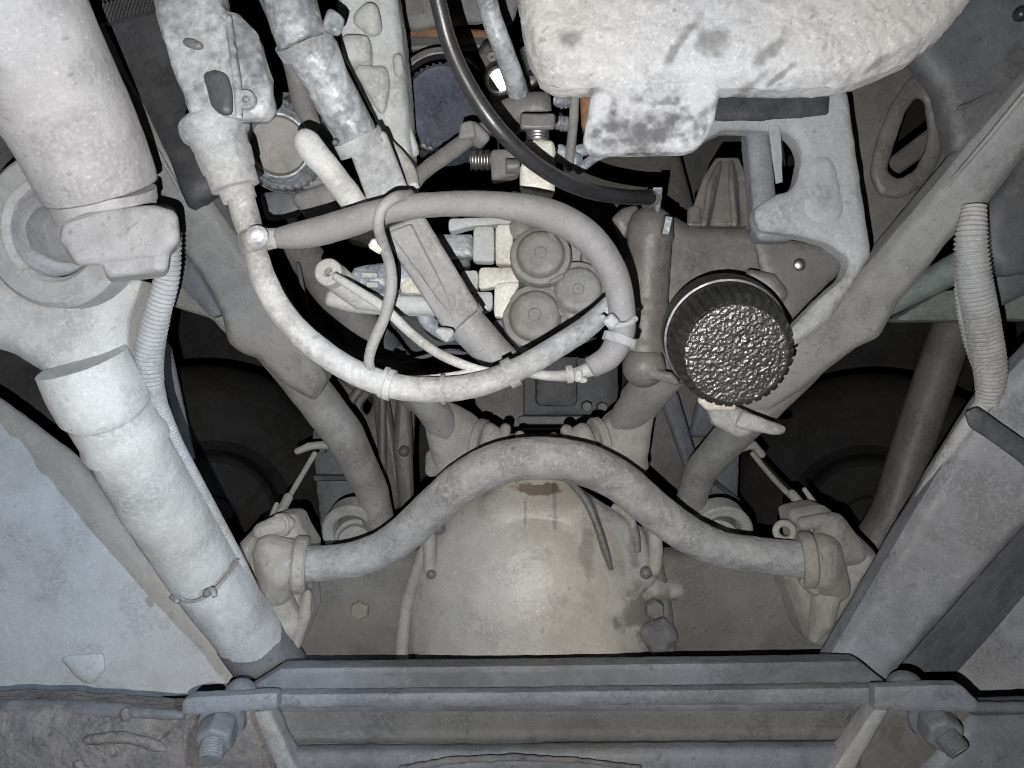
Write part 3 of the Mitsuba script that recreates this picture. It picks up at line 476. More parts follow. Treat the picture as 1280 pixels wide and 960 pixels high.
part(t, 'fin', slab([(0.3155,-0.1923,1.255), (0.3761,-0.1881,1.255), (0.4284,-0.1755,1.255), (0.4388,-0.1567,1.255), (0.4012,-0.117,1.255), (0.3594,-0.0752,1.255), (0.3427,-0.0878,1.255)], .012, l=.006, dome=(.004, .02)), 'brown_grime', True)
part(t, 'boss', cast(lump([(0.3097,-0.1434,1.25,0.0062), (0.3347,-0.133,1.25,0.0114), (0.3451,-0.1164,1.25,0.0125), (0.3396,-0.1146,1.27,0.0127)]), .005, 3), 'brown_grime', True)
part(t, 'bolt', cast(ball((0.3712,-0.1541,1.245), 0.0083, (1, 1, .6)), .004, 2), 'nickel', True, 'bright worn bolt head')
part(t, 'bright_plug', obox((0.1938,-0.1979,1.218), (0.0119, 0.0257, .012), x=(.97, .2, 0)), 'nickel', False, 'shiny metal plug on the left cylinder')

t = thing('oil_filter', 'black ribbed oil filter with a wet, lumpy, shining face', 'oil filter')
c0, c1 = A((0.258,-0.063,1.2)), A((0.2411,-0.0328,1.09)); L = float(np.linalg.norm(c1 - c0)); rb, rf = 0.0732, 0.0583
br = part(t, 'base_rim', lathe(c0, c1, fine([(-.02, rb * .96), (0, rb), (.030, rb * .992), (.034, rb * .975), (.036, rb * .955)], .002), 120), 'oily_black', 40)
part(br, 'seam', lathe(c0, c1, [(.036, rb * .955), (.037, rb * .975), (.040, rb * .972), (.041, rb * .94)], 96), 'nickel', 40, 'thin bright seam round the rim')
def flutes(tt, th):
    u = np.clip((tt - .046) / .012, 0, 1) * np.clip((L + .003 - tt) / .008, 0, 1)
    return 1 - .04 * u * (np.abs(((th * 36 / (2 * math.pi)) % 1) - .5) < .17)
cn = part(t, 'canister', lathe(c0, c1, fine([(.040, rb * .93), (.05, rb * .93), (.066, rb * .925), (.082, rb * .90), (L - .014, rb * .875), (L - .005, rf * 1.02), (L, rf * .97), (L + .002, rf * .90)], .0016), 360, flutes, amp=.0003), 'oily_black', 25)
fx, fy, fz = frame(c1 - c0); th = np.arange(90) * 2 * math.pi / 90
face = slab(c1 + fz * .006 + rf * .955 * (np.cos(th)[:, None] * fx + np.sin(th)[:, None] * fy), .006, rd=0, l=.001, dome=(.002, .004), it=1, amp=.0012, scale=430, seed=5)
part(cn, 'end_face', face, 'oily_black', True, 'oily end face covered in small wet lumps')

t = thing('tab_bracket', 'pale angled tab under the oil filter with a finger pointing right', 'bracket')
part(t, 'tab', slab([(0.267,0.0263,1.3), (0.3042,0.0284,1.3), (0.3392,0.0438,1.3), (0.3282,0.0711,1.3), (0.3118,0.0744,1.3), (0.2757,0.0547,1.3)], .02, l=.005), 'hose_dust')
part(t, 'finger', lump([(0.3141,0.0433,1.29,0.0065), (0.3603,0.0611,1.28,0.0064), (0.3517,0.0622,1.28,0.0064), (0.3087,0.0542,1.29,0.0065)]), 'hose_dust')
part(t, 'clip', lump([(0.25,0.021,1.26,0.0063), (0.2573,0.0294,1.26,0.0053), (0.2918,0.0297,1.27,0.0053)]), 'cream_plastic')
single('ribbed_pump_cylinder', 'dark finned end under the sump lug, beside the black hose end', 'casing', slab([(0.105,-0.5777,1.9), (0.3676,-0.5164,1.9), (0.4026,-0.3851,1.9), (0.2801,-0.3151,1.9), (0.1838,-0.3676,1.9), (0.105,-0.4201,1.9)], .08, l=.01, dome=(.01, .02)), 'brown_grime', smooth=True)

# ================================================================ axle with its bulging middle
t = thing('axle', 'wide dusty axle casing with a big rounded bulge in the middle', 'axle')
beam = lump([(-0.3799,0.3066,1.54,0.0298), (0.5291,0.3066,1.54,0.0298), (-0.3799,0.5562,1.54,0.0407), (0.5291,0.5562,1.54,0.0407), (-0.4166,0.3363,1.66,0.0298), (0.5803,0.3363,1.66,0.0298)])
part(t, 'beam', cast(beam, .012, 5, .0016, 30), 'beam_dust', True)
lo = (0.0328,0.3898,1.55)
bulge = ball(lo, 1, (0.2127, 0.2296, .135), 72) + lump([(-0.0133,0.226,1.515,0.0532), (0.0957,0.226,1.515,0.0532), (-0.036,0.5142,1.475,0.0643), (0.1414,0.5142,1.475,0.0643), (0.0678,0.1791,1.54,0.038), (0.0068,0.1791,1.54,0.038)], 32)
part(t, 'bulge', cast(bulge, .008, 90, .0014, 30, 2), 'bulge_dust', True)
part(t, 'side_cover', cast(lump([(0.1268,0.2136,1.52,0.0267), (0.2002,0.2563,1.52,0.024), (0.2101,0.3151,1.5,0.0263), (0.1678,0.3357,1.48,0.0258), (0.1313,0.2757,1.5,0.0289)], 20), .007, 8, .0012), 'warm_dust', True)
part(t, 'left_seam', tube([(-0.1099,0.2065,1.51,0.0079), (-0.1437,0.2742,1.505,0.0105), (-0.1689,0.3471,1.497,0.0105), (-0.1791,0.4184,1.495,0.0105), (-0.1804,0.4968,1.495,0.0105)], step=.006, amp=.0012), 'warm_dust', True)
part(t, 'rim', tube([(0.0878,0.1523,1.48,0.0052), (0.1147,0.181,1.465,0.0064), (0.1339,0.2211,1.455,0.0063), (0.1472,0.2642,1.45,0.0063), (0.156,0.2919,1.45,0.0038)], step=.005, amp=.0006), 'brown_grime', True)
part(t, 'right_seam', tube([(0.2198,0.2251,1.51,0.0079), (0.2373,0.29,1.505,0.0092), (0.2521,0.3676,1.5,0.0105), (0.2589,0.4968,1.495,0.0105)], step=.006, amp=.0012), 'beam_dust', True)
part(t, 'rim', tube([(0.16,0.1946,1.47,0.0051), (0.1848,0.2103,1.465,0.0064), (0.1954,0.2348,1.46,0.0063), (0.1993,0.2665,1.46,0.0051)], step=.005, amp=.0006), 'warm_dust', True)
for pts in ([(-0.1367,0.2278,1.49,0.0117), (-0.133,0.2647,1.48,0.0116), (-0.133,0.2995,1.48,0.0103)], [(0.2308,0.2204,1.485,0.0104), (0.2314,0.27,1.475,0.0116), (0.2279,0.297,1.47,0.0115)]):
    part(t, 'tab', cast(chain(pts, 20), .006, 3), 'warm_dust', True)
for q, r in (((-0.1193,0.2347,1.485), 8), ((-0.1293,0.3047,1.47), 6), ((0.2141,0.3008,1.465), 8)):
    part(t, 'stud', cast(ball(q, r * .00128, (1, 1, .8)), .005, 2), 'brown_grime', True)
for q, c in (((0.2279,0.3597,1.47), 'brown_grime'), ((-0.2495,0.3702,1.5), 'warm_dust')):
    part(t, 'bolt', hexnut(A(q) + [0, 0, .02], A(q) - [0, 0, .008], 0.0158), c, False)
part(t, 'dirt_lump', cast(lump([(0.216,0.3985,1.475,0.0129), (0.2507,0.405,1.475,0.0154), (0.233,0.425,1.47,0.0128), (0.2427,0.3873,1.48,0.0103)]), .006, 2, .0030, 90), 'soil', True, 'crust of pale dirt by the right bolt')
part(t, 'dirt_lump', cast(lump([(0.1969,0.3479,1.5,0.0184), (0.2298,0.3387,1.5,0.021), (0.2714,0.3416,1.51,0.0159)]), .006, 3, .0024, 80), 'warm_dust', True)

# stabilizer bar
t = thing('stabilizer_bar', 'thick arched dusty bar spanning the picture in front of the axle', 'bar')
part(t, 'bar', tube([(-0.3331,0.2696,1.395,0.027), (-0.3041,0.2683,1.39,0.0268), (-0.2481,0.2623,1.38,0.0266), (-0.199,0.2458,1.37,0.0263), (-0.1566,0.218,1.36,0.0273), (-0.1149,0.1792,1.35,0.0283), (-0.074,0.1422,1.34,0.0292), (-0.0316,0.1172,1.33,0.0302), (0.0113,0.1059,1.33,0.0302), (0.0563,0.1048,1.33,0.0302), (0.1071,0.1149,1.33,0.0302), (0.1536,0.1388,1.34,0.0292), (0.201,0.1781,1.35,0.0283), (0.2493,0.2146,1.36,0.0273), (0.3044,0.2412,1.37,0.0263), (0.3663,0.2529,1.38,0.0266), (0.4293,0.2612,1.39,0.0268), (0.4481,0.2636,1.395,0.027)], 40, .004, amp=.0011, scale=70), 'bar_dust', True)

def bar_end(outline, ring, axis, r, bumps, label, eye):
    t = thing('bar_mount', label, 'mount')
    part(t, 'casting', slab(outline, .07, rd=.008, l=.006, dome=(.018, .022), hump=(.010, .03), it=5, amp=.0012, scale=45), 'warm_dust', True)
    part(t, 'sleeve', annulus(ring, axis, r, .010, .010, 56), 'warm_dust', 40)
    for b in bumps:
        part(t, 'bump', cast(lump(b), .005, 4, .001), 'warm_dust', True)
    part(t, 'eye', annulus(eye, (.5, 0, 1), .013, .005, .006, 40), 'warm_dust', 40)
    return t
bar_end([(-0.434,0.2544,1.44), (-0.3966,0.217,1.44), (-0.3679,0.2046,1.44), (-0.3393,0.2046,1.44), (-0.3293,0.2295,1.44), (-0.3143,0.2544,1.44), (-0.3168,0.3181,1.44), (-0.3143,0.3592,1.44), (-0.3293,0.3991,1.44), (-0.3517,0.444,1.44), (-0.3867,0.3991,1.44)], (-0.3148,0.2695,1.39), (1, .05, .15), 0.0322,
        ([(-0.3635,0.2527,1.4,0.0265), (-0.3435,0.2814,1.39,0.0286), (-0.3583,0.3158,1.41,0.0243), (-0.3346,0.2648,1.4,0.0313)], [(-0.3676,0.3186,1.42,0.027), (-0.3407,0.3676,1.42,0.0221), (-0.3462,0.408,1.43,0.0148)], [(-0.3823,0.2255,1.42,0.0147), (-0.3615,0.2144,1.42,0.0123), (-0.3431,0.2144,1.42,0.011)], [(-0.3109,0.3182,1.41,0.0073), (-0.3133,0.3522,1.41,0.0085), (-0.3309,0.3982,1.42,0.0086)], [(-0.3285,0.293,1.38,0.0071), (-0.3214,0.3001,1.38,0.0071)]),
        'lumpy dusty casting that holds the left end of the arched bar', (-0.3529,0.2157,1.42))
bar_end([(0.4365,0.1996,1.44), (0.474,0.1908,1.44), (0.4914,0.1896,1.44), (0.5388,0.2295,1.44), (0.5787,0.2707,1.44), (0.4852,0.4216,1.44), (0.4615,0.3991,1.44), (0.444,0.3492,1.44), (0.4266,0.3043,1.44), (0.449,0.2619,1.44)], (0.4389,0.2624,1.39), (1, -.05, -.15), 0.0322,
        ([(0.467,0.2527,1.4,0.0289), (0.4603,0.2803,1.39,0.0286), (0.4906,0.3097,1.41,0.0219)], [(0.4902,0.2206,1.42,0.0245), (0.5267,0.2596,1.43,0.0198), (0.4736,0.255,1.41,0.0243)], [(0.4736,0.2672,1.41,0.0146), (0.4814,0.3009,1.4,0.0168), (0.4736,0.3583,1.41,0.017), (0.4632,0.3872,1.42,0.0098)], [(0.446,0.2144,1.42,0.011), (0.4779,0.2083,1.42,0.011)], [(0.4348,0.293,1.38,0.0095), (0.4467,0.3049,1.38,0.0083)]),
        'lumpy dusty casting that holds the right end of the arched bar', (0.4253,0.2295,1.44))

t = thing('sensor_link', 'thin grey linkage rod with forked ends above the left bar casting', 'rod')
part(t, 'rod', tube([(-0.3607,0.1261,1.64,0.005), (-0.3769,0.1678,1.6,0.0048), (-0.388,0.2089,1.54,0.0049)], 14), 'warm_dust', True)
part(t, 'end_fitting', chain([(-0.3944,0.1236,1.645,0.0059), (-0.3738,0.1148,1.645,0.0074), (-0.3515,0.1123,1.65,0.0074), (-0.3427,0.1152,1.65,0.0059)]), 'warm_dust')
part(t, 'fork', chain([(-0.3829,0.1942,1.55,0.0082), (-0.3871,0.2162,1.52,0.008)]), 'warm_dust')
part(t, 'fork', chain([(-0.4021,0.2051,1.55,0.0041), (-0.407,0.2252,1.54,0.0054)]), 'warm_dust')
t = thing('sensor_link', 'thin grey linkage rod with forked ends above the right bar casting', 'rod')
part(t, 'rod', tube([(0.4398,0.1261,1.64,0.005), (0.4623,0.165,1.6,0.0048), (0.483,0.2008,1.54,0.0049)], 14), 'warm_dust', True)
part(t, 'end_fitting', chain([(0.4238,0.1177,1.645,0.0074), (0.4444,0.1118,1.645,0.0074), (0.4574,0.129,1.64,0.0073)]), 'warm_dust')
part(t, 'fork', chain([(0.4787,0.1887,1.55,0.0082), (0.4885,0.2082,1.52,0.008)]), 'warm_dust')
part(t, 'fork', chain([(0.4965,0.1791,1.54,0.0041), (0.5114,0.2046,1.53,0.0054)]), 'warm_dust')

# two-armed bracket over the bar
t = thing('control_arm_bracket', 'dusty two armed bracket with lobed ends rising behind the top of the arched bar', 'bracket')
part(t, 'arm', tube([(-0.1559,-0.0025,1.44,0.0249), (-0.1345,0.0305,1.46,0.0254), (-0.1136,0.062,1.48,0.0271), (-0.105,0.0893,1.5,0.0289)], 32, .006), 'grey_dust', True)
part(t, 'arm', tube([(0.2319,-0.0325,1.36,0.0278), (0.2142,-0.0024,1.4,0.0289), (0.1958,0.0312,1.44,0.0287), (0.1833,0.062,1.48,0.0284), (0.1786,0.0893,1.5,0.0289)], 32, .006), 'grey_dust', True)
part(t, 'sleeve', tube([(0.2285,-0.0277,1.355,0.0312), (0.1961,0.027,1.42,0.0331)], 32, .006), 'grey_dust', 40)
part(t, 'fork', cast(lump([(-0.1214,0.0439,1.48,0.0245), (-0.1042,0.0573,1.49,0.0234), (-0.0683,0.0578,1.5,0.0105), (-0.0578,0.0853,1.5,0.021), (-0.1024,0.1575,1.5,0.021), (-0.0525,0.1575,1.5,0.0184)], 20), .007, 6, .0012), 'warm_dust', True)
part(t, 'fork', cast(lump([(0.2031,0.0381,1.46,0.0241), (0.1885,0.0568,1.48,0.0232), (0.1602,0.0578,1.5,0.0105), (0.151,0.0853,1.5,0.021), (0.1943,0.1654,1.5,0.021), (0.1444,0.1575,1.5,0.0184)], 20), .007, 6, .0012), 'warm_dust', True)
part(t, 'hub', annulus((-0.0521,0.0937,1.49), (1, .2, -.3), 0.0286, 0.0091, .007, 48), 'warm_dust', 40)
part(t, 'hub', annulus((0.1406,0.0911,1.49), (1, -.2, .3), 0.0286, 0.0091, .007, 48), 'warm_dust', 40)
part(t, 'base', cast(lump([(-0.046,0.0945,1.5,0.0118), (0,0.0945,1.5,0.0105), (0.1247,0.0919,1.5,0.0118), (-0.046,0.1379,1.5,0.0158), (0.1313,0.1379,1.5,0.0158)], 20), .007, 4), 'warm_dust', True)
for pts in ([(-0.0361,0.0749,1.48,0.0129), (-0.0232,0.0839,1.48,0.0129), (-0.0439,0.1033,1.48,0.0129)], [(-0.0103,0.0723,1.48,0.009), (-0.0155,0.0904,1.48,0.0103)], [(0.0129,0.0839,1.48,0.009), (0.0181,0.0981,1.48,0.0077)],
            [(0.1136,0.0749,1.48,0.0129), (0.1007,0.0839,1.48,0.0129), (0.1291,0.1033,1.48,0.0129)], [(0.0878,0.0749,1.48,0.0103), (0.093,0.0904,1.48,0.0103)], [(0.0671,0.0865,1.48,0.009), (0.0646,0.0981,1.48,0.0077)]):
    part(t, 'lobe', cast(lump(pts), .005, 4, .001), 'warm_dust', True)
for pts in ([(-0.13,0.1182,1.5,0.0118), (-0.1313,0.1418,1.5,0.0118), (-0.1172,0.1354,1.49,0.0104)], [(0.2088,0.1129,1.5,0.0118), (0.214,0.1339,1.5,0.0105), (0.2005,0.138,1.49,0.0104)]):
    part(t, 'nut', cast(lump(pts), .005, 3, .001), 'warm_dust', True)

# ================================================================ crossmember along the bottom
t = thing('crossmember', 'grey steel crossmember with a bolted flange at each end, along the bottom edge', 'beam')
part(t, 'top_plate', slab([(-0.3545,0.4075,1.27), (-0.3078,0.3778,1.27), (0.0637,0.3736,1.27), (0.4627,0.3683,1.27), (0.5009,0.399,1.27), (0.5073,0.4351,1.27), (-0.3545,0.4372,1.27)], .03, rd=.001, l=.0045, it=1, dome=(.002, .003), amp=.0008), 'slate_paint')
part(t, 'lip', slab([(-0.3373,0.4001,1.24), (0.0617,0.396,1.24), (0.4937,0.3908,1.24), (0.4937,0.4124,1.24), (0.0617,0.4155,1.24), (-0.3373,0.4175,1.24)], .02, rd=.001, l=.0045, it=1, dome=(.002, .003), amp=.0012), 'lit_slate')
part(t, 'web', slab([(-0.3627,0.4267,1.275), (0.5227,0.4224,1.275), (0.5227,0.5867,1.275), (-0.3627,0.5867,1.275)], .03, rd=0, l=.012, amp=.0014), 'web_grime')
part(t, 'ridge', cast(lump([(-0.3165,0.4705,1.284,0.0129), (0.4823,0.4672,1.284,0.0129), (-0.3217,0.4781,1.3,0.0131), (0.4902,0.4748,1.3,0.0131)]), .008, 4, .0014), 'web_grime', True)
part(t, 'rail', slab([(-0.3069,0.4726,1.235), (0.0614,0.4706,1.235), (0.4501,0.4675,1.235), (0.4501,0.5626,1.235), (-0.3069,0.5626,1.235)], .03, rd=.001, l=.010, dome=(.006, .008), amp=.0016), 'slate_paint', True)
part(t, 'dirt_ridge', cast(chain([(-0.1402,0.4825,1.215,0.003), (-0.0798,0.47,1.212,0.004), (0,0.466,1.212,0.004), (0.0798,0.469,1.212,0.003), (0.1602,0.4815,1.215,0.003)]), .005, 2, .0024, 110), 'soil', True)
part(t, 'flange', slab([(-0.4145,0.3974,1.215), (-0.4044,0.3924,1.215), (-0.2943,0.3874,1.215), (-0.2943,0.4084,1.215), (-0.4145,0.4155,1.215)], .02, rd=.0008, l=.0045, it=1, dome=(.002, .003), amp=.0014), 'lit_slate')
part(t, 'flange', slab([(0.4545,0.3794,1.215), (0.5636,0.3774,1.215), (0.5846,0.3984,1.215), (0.5846,0.4125,1.215), (0.4545,0.4094,1.215)], .02, rd=.0008, l=.0045, it=1, dome=(.002, .003), amp=.0014), 'lit_slate')
part(t, 'gusset', slab([(-0.3268,0.4146,1.222), (-0.3067,0.4126,1.222), (-0.2502,0.5346,1.222), (-0.2784,0.5346,1.222)], .03, rd=.001, l=.0045, it=1, dome=(.002, .002), amp=.0014), 'grey_dust')
part(t, 'gusset', slab([(0.4781,0.4116,1.222), (0.458,0.4106,1.222), (0.3732,0.5346,1.222), (0.4055,0.5346,1.222)], .03, rd=.001, l=.0045, it=1, dome=(.002, .002), amp=.0014), 'grey_dust')
part(t, 'end_plate', slab([(-0.4388,0.4242,1.255), (-0.3239,0.4242,1.255), (-0.2633,0.5642,1.255), (-0.512,0.5642,1.255)], .02, rd=0, l=.009, amp=.0020, scale=30), 'soil', True)
part(t, 'end_plate', slab([(0.4848,0.4221,1.255), (0.6269,0.4242,1.255), (0.6896,0.5642,1.255), (0.397,0.5642,1.255)], .02, rd=0, l=.009, amp=.0024, scale=40), 'web_grime', True)

def bolt(label, a, b, c, d, dome):
    t = thing('bolt', label, 'bolt', None)
    part(t, 'washer', lathe(a, b, [(-.010, 0), (-.010, .028), (-.004, .030), (.002, .028), (.003, 0)], 40), 'slate_paint', 40)
    part(t, 'nut', cast(m3.Manifold(m3.Mesh(A(hexnut(a, b, .0245).vertices, np.float32), A(hexnut(a, b, .0245).faces, np.uint32))), .004, 3, .0012, 90), 'slate_paint', 40)
    part(t, 'stud', lathe(b, c, fine([(-.004, .0145), (.016, .0145), (.020, .012), (.020, 0)], .0008), 40, ribs=lambda q, th: 1 + .05 * math.sin(q * 2 * math.pi / .0032)), 'slate_paint', 30)
    part(t, 'head', cast(ball(d, dome, (1, .95, .8)), .005, 3, .0008), 'slate_paint', True)
bolt('dusty hex bolt standing down through the left end of the crossmember', (-0.3713,0.4327,1.235), (-0.3683,0.4441,1.2), (-0.366,0.4551,1.185), (-0.3542,0.4054,1.255), 0.0219)
bolt('dusty hex bolt standing down through the right end of the crossmember', (0.5381,0.4286,1.235), (0.5357,0.4352,1.2), (0.5451,0.4493,1.185), (0.513,0.397,1.255), 0.0240)

t = thing('axle_end_beam', 'brown and blue grey dirt caked beam in the lower left corner', 'beam')
part(t, 'beam', slab([(-0.7858,0.4177,1.245), (-0.5997,0.4136,1.245), (-0.4963,0.4218,1.245), (-0.428,0.426,1.245), (-0.4032,0.5687,1.245), (-0.7858,0.5687,1.245)], .05, rd=.004, l=.0055, dome=(.012, .02), hump=(.010, .05), it=3, amp=.0030, scale=24, seed=6), 'soil', True)
part(t, 'edge', cast(lump([(-0.7523,0.4221,1.255,0.0094), (-0.5747,0.4221,1.255,0.0094), (-0.5093,0.4282,1.25,0.0073), (-0.428,0.427,1.245,0.0062), (-0.7659,0.4551,1.3,0.0088), (-0.453,0.465,1.3,0.0088)]), .006, 3, .0026, 60), 'slate_paint', True)
part(t, 'pebble', cast(ball((-0.4915,0.4211,1.232), 0.0092, (.7, 1, .8)), .004, 2, .0016, 120), 'soil', True)
part(t, 'crust', cast(chain([(-0.5349,0.4508,1.226,0.0061), (-0.4954,0.4458,1.224,0.0071), (-0.4559,0.4559,1.226,0.0061), (-0.4426,0.464,1.23,0.0041)]), .004, 2, .003, 90), 'soil', True)
part(t, 'crust', cast(chain([(-0.5491,0.4812,1.226,0.0051), (-0.541,0.4944,1.226,0.0061), (-0.5268,0.5015,1.226,0.0051)]), .004, 2, .003, 90), 'soil', True)
t = thing('axle_end_beam', 'dark grey beam in the lower right corner below the panel', 'beam')
part(t, 'beam', slab([(0.5987,0.4261,1.25), (0.7899,0.422,1.25), (0.7899,0.5717,1.25), (0.4573,0.5717,1.25), (0.5301,0.4989,1.25)], .05, rd=.004, l=.007, dome=(.012, .02), hump=(.008, .05), it=3, amp=.0034, scale=30, seed=7), 'slate_paint', True)
part(t, 'edge', cast(lump([(0.5945,0.4177,1.245,0.0072), (0.7341,0.4177,1.245,0.0072), (0.7768,0.454,1.3,0.0077), (0.6346,0.454,1.3,0.0077)]), .008, 3, .0015), 'slate_paint', True)

# ================================================================ hose ring in the middle
T0 = (-0.2474,-0.1379,1)
t = thing('hose_ring', 'big ring of dusty air hose hanging in the middle, grey above and white below', 'hose')
part(t, 'upper_hose', tube([(-0.2259,-0.1394,1,0.0092), (-0.2083,-0.1417,1,0.0123), (-0.1838,-0.1463,1,0.0138), (-0.1521,-0.1544,0.995,0.0137), (-0.1132,-0.1646,0.99,0.0121), (-0.0604,-0.1699,0.99,0.0117), (-0.0075,-0.1683,0.99,0.0128), (0.0377,-0.1585,0.99,0.0151), (0.0717,-0.1382,0.99,0.0151), (0.0958,-0.1065,0.995,0.0137), (0.1049,-0.0728,1,0.013), (0.1049,-0.0478,1.005,0.0131), (0.0948,-0.0272,1.01,0.0124), (0.0767,-0.0156,1.015,0.0102)], 32, .004), 'rubber_dust', True)
part(t, 'lower_hose', tube([(-0.2474,-0.1333,1,0.0107), (-0.2367,-0.098,1,0.0119), (-0.2175,-0.0632,1.005,0.0123), (-0.1903,-0.0357,1.01,0.0124), (-0.1565,-0.0133,1.015,0.0125), (-0.1182,0.0016,1.02,0.0126), (-0.0748,0.0055,1.02,0.0126), (-0.0315,0,1.02,0.0122), (0.0079,-0.0158,1.02,0.0118), (0.0473,-0.0386,1.02,0.0114), (0.0783,-0.0599,1.03,0.0112), (0.1013,-0.082,1.035,0.0096)], 32, .004, amp=.0007), 'hose_dust', True)
part(t, 'tail_hose', tube([(0.0817,-0.0165,1.018,0.0079), (0.0614,-0.0095,1.02,0.0063), (0.0395,-0.0079,1.022,0.0051), (0.0159,-0.0111,1.025,0.0048)], 20), 'hose_dust', True)
part(t, 'tee_fitting', cast(lump([(-0.2573,-0.1425,1,0.0061), (-0.2388,-0.1445,0.995,0.0068), (-0.2357,-0.1338,0.995,0.0061), (-0.2527,-0.1271,1,0.0069), (-0.2378,-0.1329,0.975,0.0052)]) + cyl((-0.2451,-0.1379,1), (-0.2206,-0.1402,1), 0.0115, 0.0092), .004, 3, .0007), 'hose_dust', 40)
part(t + '__tee_fitting', 'tee_stud', lathe((-0.2383,-0.1379,0.985), (-0.2304,-0.1336,0.96), fine([(0, .010), (.012, .010), (.015, .006), (.015, 0)], .002), 28), 'plastic_dust', 40)
for p, r, ax, w in (((-0.1205,0.0008,1.02), 0.0138, (1, .28, 0), .003), ((-0.126,-0.0016,1.02), 0.0138, (1, .3, 0), .002), ((-0.0677,0.0055,1.02), 0.0130, (1, -.05, 0), .002), ((-0.0016,-0.011,1.02), 0.0134, (1, -.5, 0), .005),
                    ((0.1034,-0.0424,1.005), 0.0147, (-.35, 1, 0), .004)):
    part(t + '__lower_hose', 'cable_tie', tie_round(p, r, ax, w), 'hose_dust', 40)
part(t, 'cable_tie', join(tube([(0.0839,-0.063,0.985,0.003), (0.093,-0.0551,0.98,0.003), (0.1056,-0.0551,0.98,0.003), (0.1163,-0.0619,0.99,0.003)]), obox((0.092,-0.0579,0.978), (.012, .012, .008), x=(.7, .7, 0))), 'hose_dust', 40)
part(t, 'cable_tie', join(tie_round((0.0567,-0.0095,1.02), 0.0071, (1, -.1, 0), .003), obox((0.0647,-0.0078,1.012), (.008, .012, .008)), obox((0.0693,-0.0039,1.012), (.008, .006, .006))), 'hose_dust', 40)

# thin loop tube round the ring's upper arc
t = thing('thin_tube', 'thin grey tube hooked over the ring of hose and hanging down inside it', 'tube')
part(t, 'tube', tube([(-0.098,-0.1807,1,0.0054), (-0.1069,-0.1675,0.96,0.0051), (-0.1161,-0.1577,0.955,0.005), (-0.1206,-0.1444,0.96,0.0051), (-0.1205,-0.1324,0.98,0.0052), (-0.1172,-0.1149,1,0.0054), (-0.1173,-0.0932,1.01,0.0058), (-0.1243,-0.0637,1.01,0.0054), (-0.1352,-0.0388,1.01,0.0054), (-0.139,-0.0218,1.01,0.005), (-0.1361,-0.0078,1.015,0.0047)], 18), 'sleeve_dust', True)
part(t, 'clip', obox((-0.1267,-0.1289,0.985), (.013, .010, .012), x=(.8, .5, 0)), 'cream_plastic', False)
t = thing('thin_tube', 'thin pale tube running from the white elbow fitting down to the hose ring', 'tube')
part(t, 'tube', tube([(-0.1943,-0.1182,1.1,0.0044), (-0.1642,-0.0994,1.09,0.0052), (-0.1365,-0.0811,1.08,0.0055), (-0.1078,-0.0548,1.07,0.0051), (-0.0785,-0.033,1.055,0.005), (-0.0486,-0.0194,1.04,0.0049), (-0.0241,-0.0129,1.035,0.004), (0,-0.0144,1.03,0.0032)], 16), 'pale_dust', True)
part(t, 'branch', tube([(-0.1133,-0.0049,1.04,0.0032), (-0.0771,-0.0065,1.042,0.0037), (-0.0404,-0.0121,1.038,0.0032), (-0.0225,-0.0145,1.036,0.0028)], 14), 'pale_dust', True)

# ---------------------------------------------------------------- diagonal conduit through the ring
t = thing('conduit', 'thick dusty diagonal conduit from the top left down through the hose ring', 'pipe')
part(t, 'upper_sleeve', tube([(-0.2064,-0.3698,0.955,0.0236), (-0.195,-0.3245,0.965,0.0233), (-0.1906,-0.3123,0.97,0.0235)], 32, .005, amp=.0012), 'plastic_dust', True)
part(t, 'middle_sleeve', tube([(-0.1934,-0.3184,0.98,0.0231), (-0.186,-0.3095,0.98,0.0238), (-0.1731,-0.2818,1,0.0222), (-0.1575,-0.2537,1.02,0.0213), (-0.1507,-0.238,1.025,0.0214)], 32, .005, amp=.0016, scale=50), 'plastic_dust', True)
part(t, 'lower_sleeve', cast(lump([(-0.1544,-0.2269,1.02,0.0047), (-0.1276,-0.2442,1.02,0.0047), (-0.1114,-0.1996,1.06,0.005), (-0.143,-0.1846,1.06,0.005), (-0.158,-0.2411,1.06,0.0083), (-0.1313,-0.2013,1.1,0.0088)]), .005, 4, .0008), 'hose_dust', 40)
part(t, 'long_sleeve', cast(lump([(-0.1348,-0.1625,1.09,0.0052), (-0.0979,-0.1769,1.085,0.0052), (-0.042,-0.084,1.1,0.0053), (-0.0691,-0.0603,1.11,0.0053), (-0.1271,-0.1725,1.13,0.0127), (-0.0614,-0.0781,1.15,0.013)]) + lump([(-0.1263,-0.1604,1.08,0.0034), (-0.1085,-0.1662,1.075,0.0034), (-0.0581,-0.0669,1.105,0.0035)]), .005, 4, .0008), 'sleeve_dust', 40)
part(t, 'tail_sleeve', tube([(-0.0654,-0.0854,1.13,0.0209), (-0.0457,-0.0621,1.135,0.0219), (-0.023,-0.0386,1.14,0.0202), (0,-0.0202,1.14,0.0156), (0.0138,-0.011,1.14,0.0092)], 28, .005, amp=.0009), 'sleeve_dust', True)
for p, r, a, w in (((-0.1917,-0.3156,0.974), 0.0249, A((-0.186,-0.3095,0.98)) - A((-0.195,-0.3245,0.965)), .006), ((-0.1509,-0.2399,1.026), 0.0232, A((-0.1361,-0.2087,1.045)) - A((-0.1575,-0.2537,1.02)), .007), ((-0.0573,-0.0746,1.132), 0.0245, A((-0.0368,-0.046,1.14)) - A((-0.0722,-0.0993,1.125)), .005)):
    part(t, 'clamp', tie_round(p, r, a, w), 'hose_dust', 40)
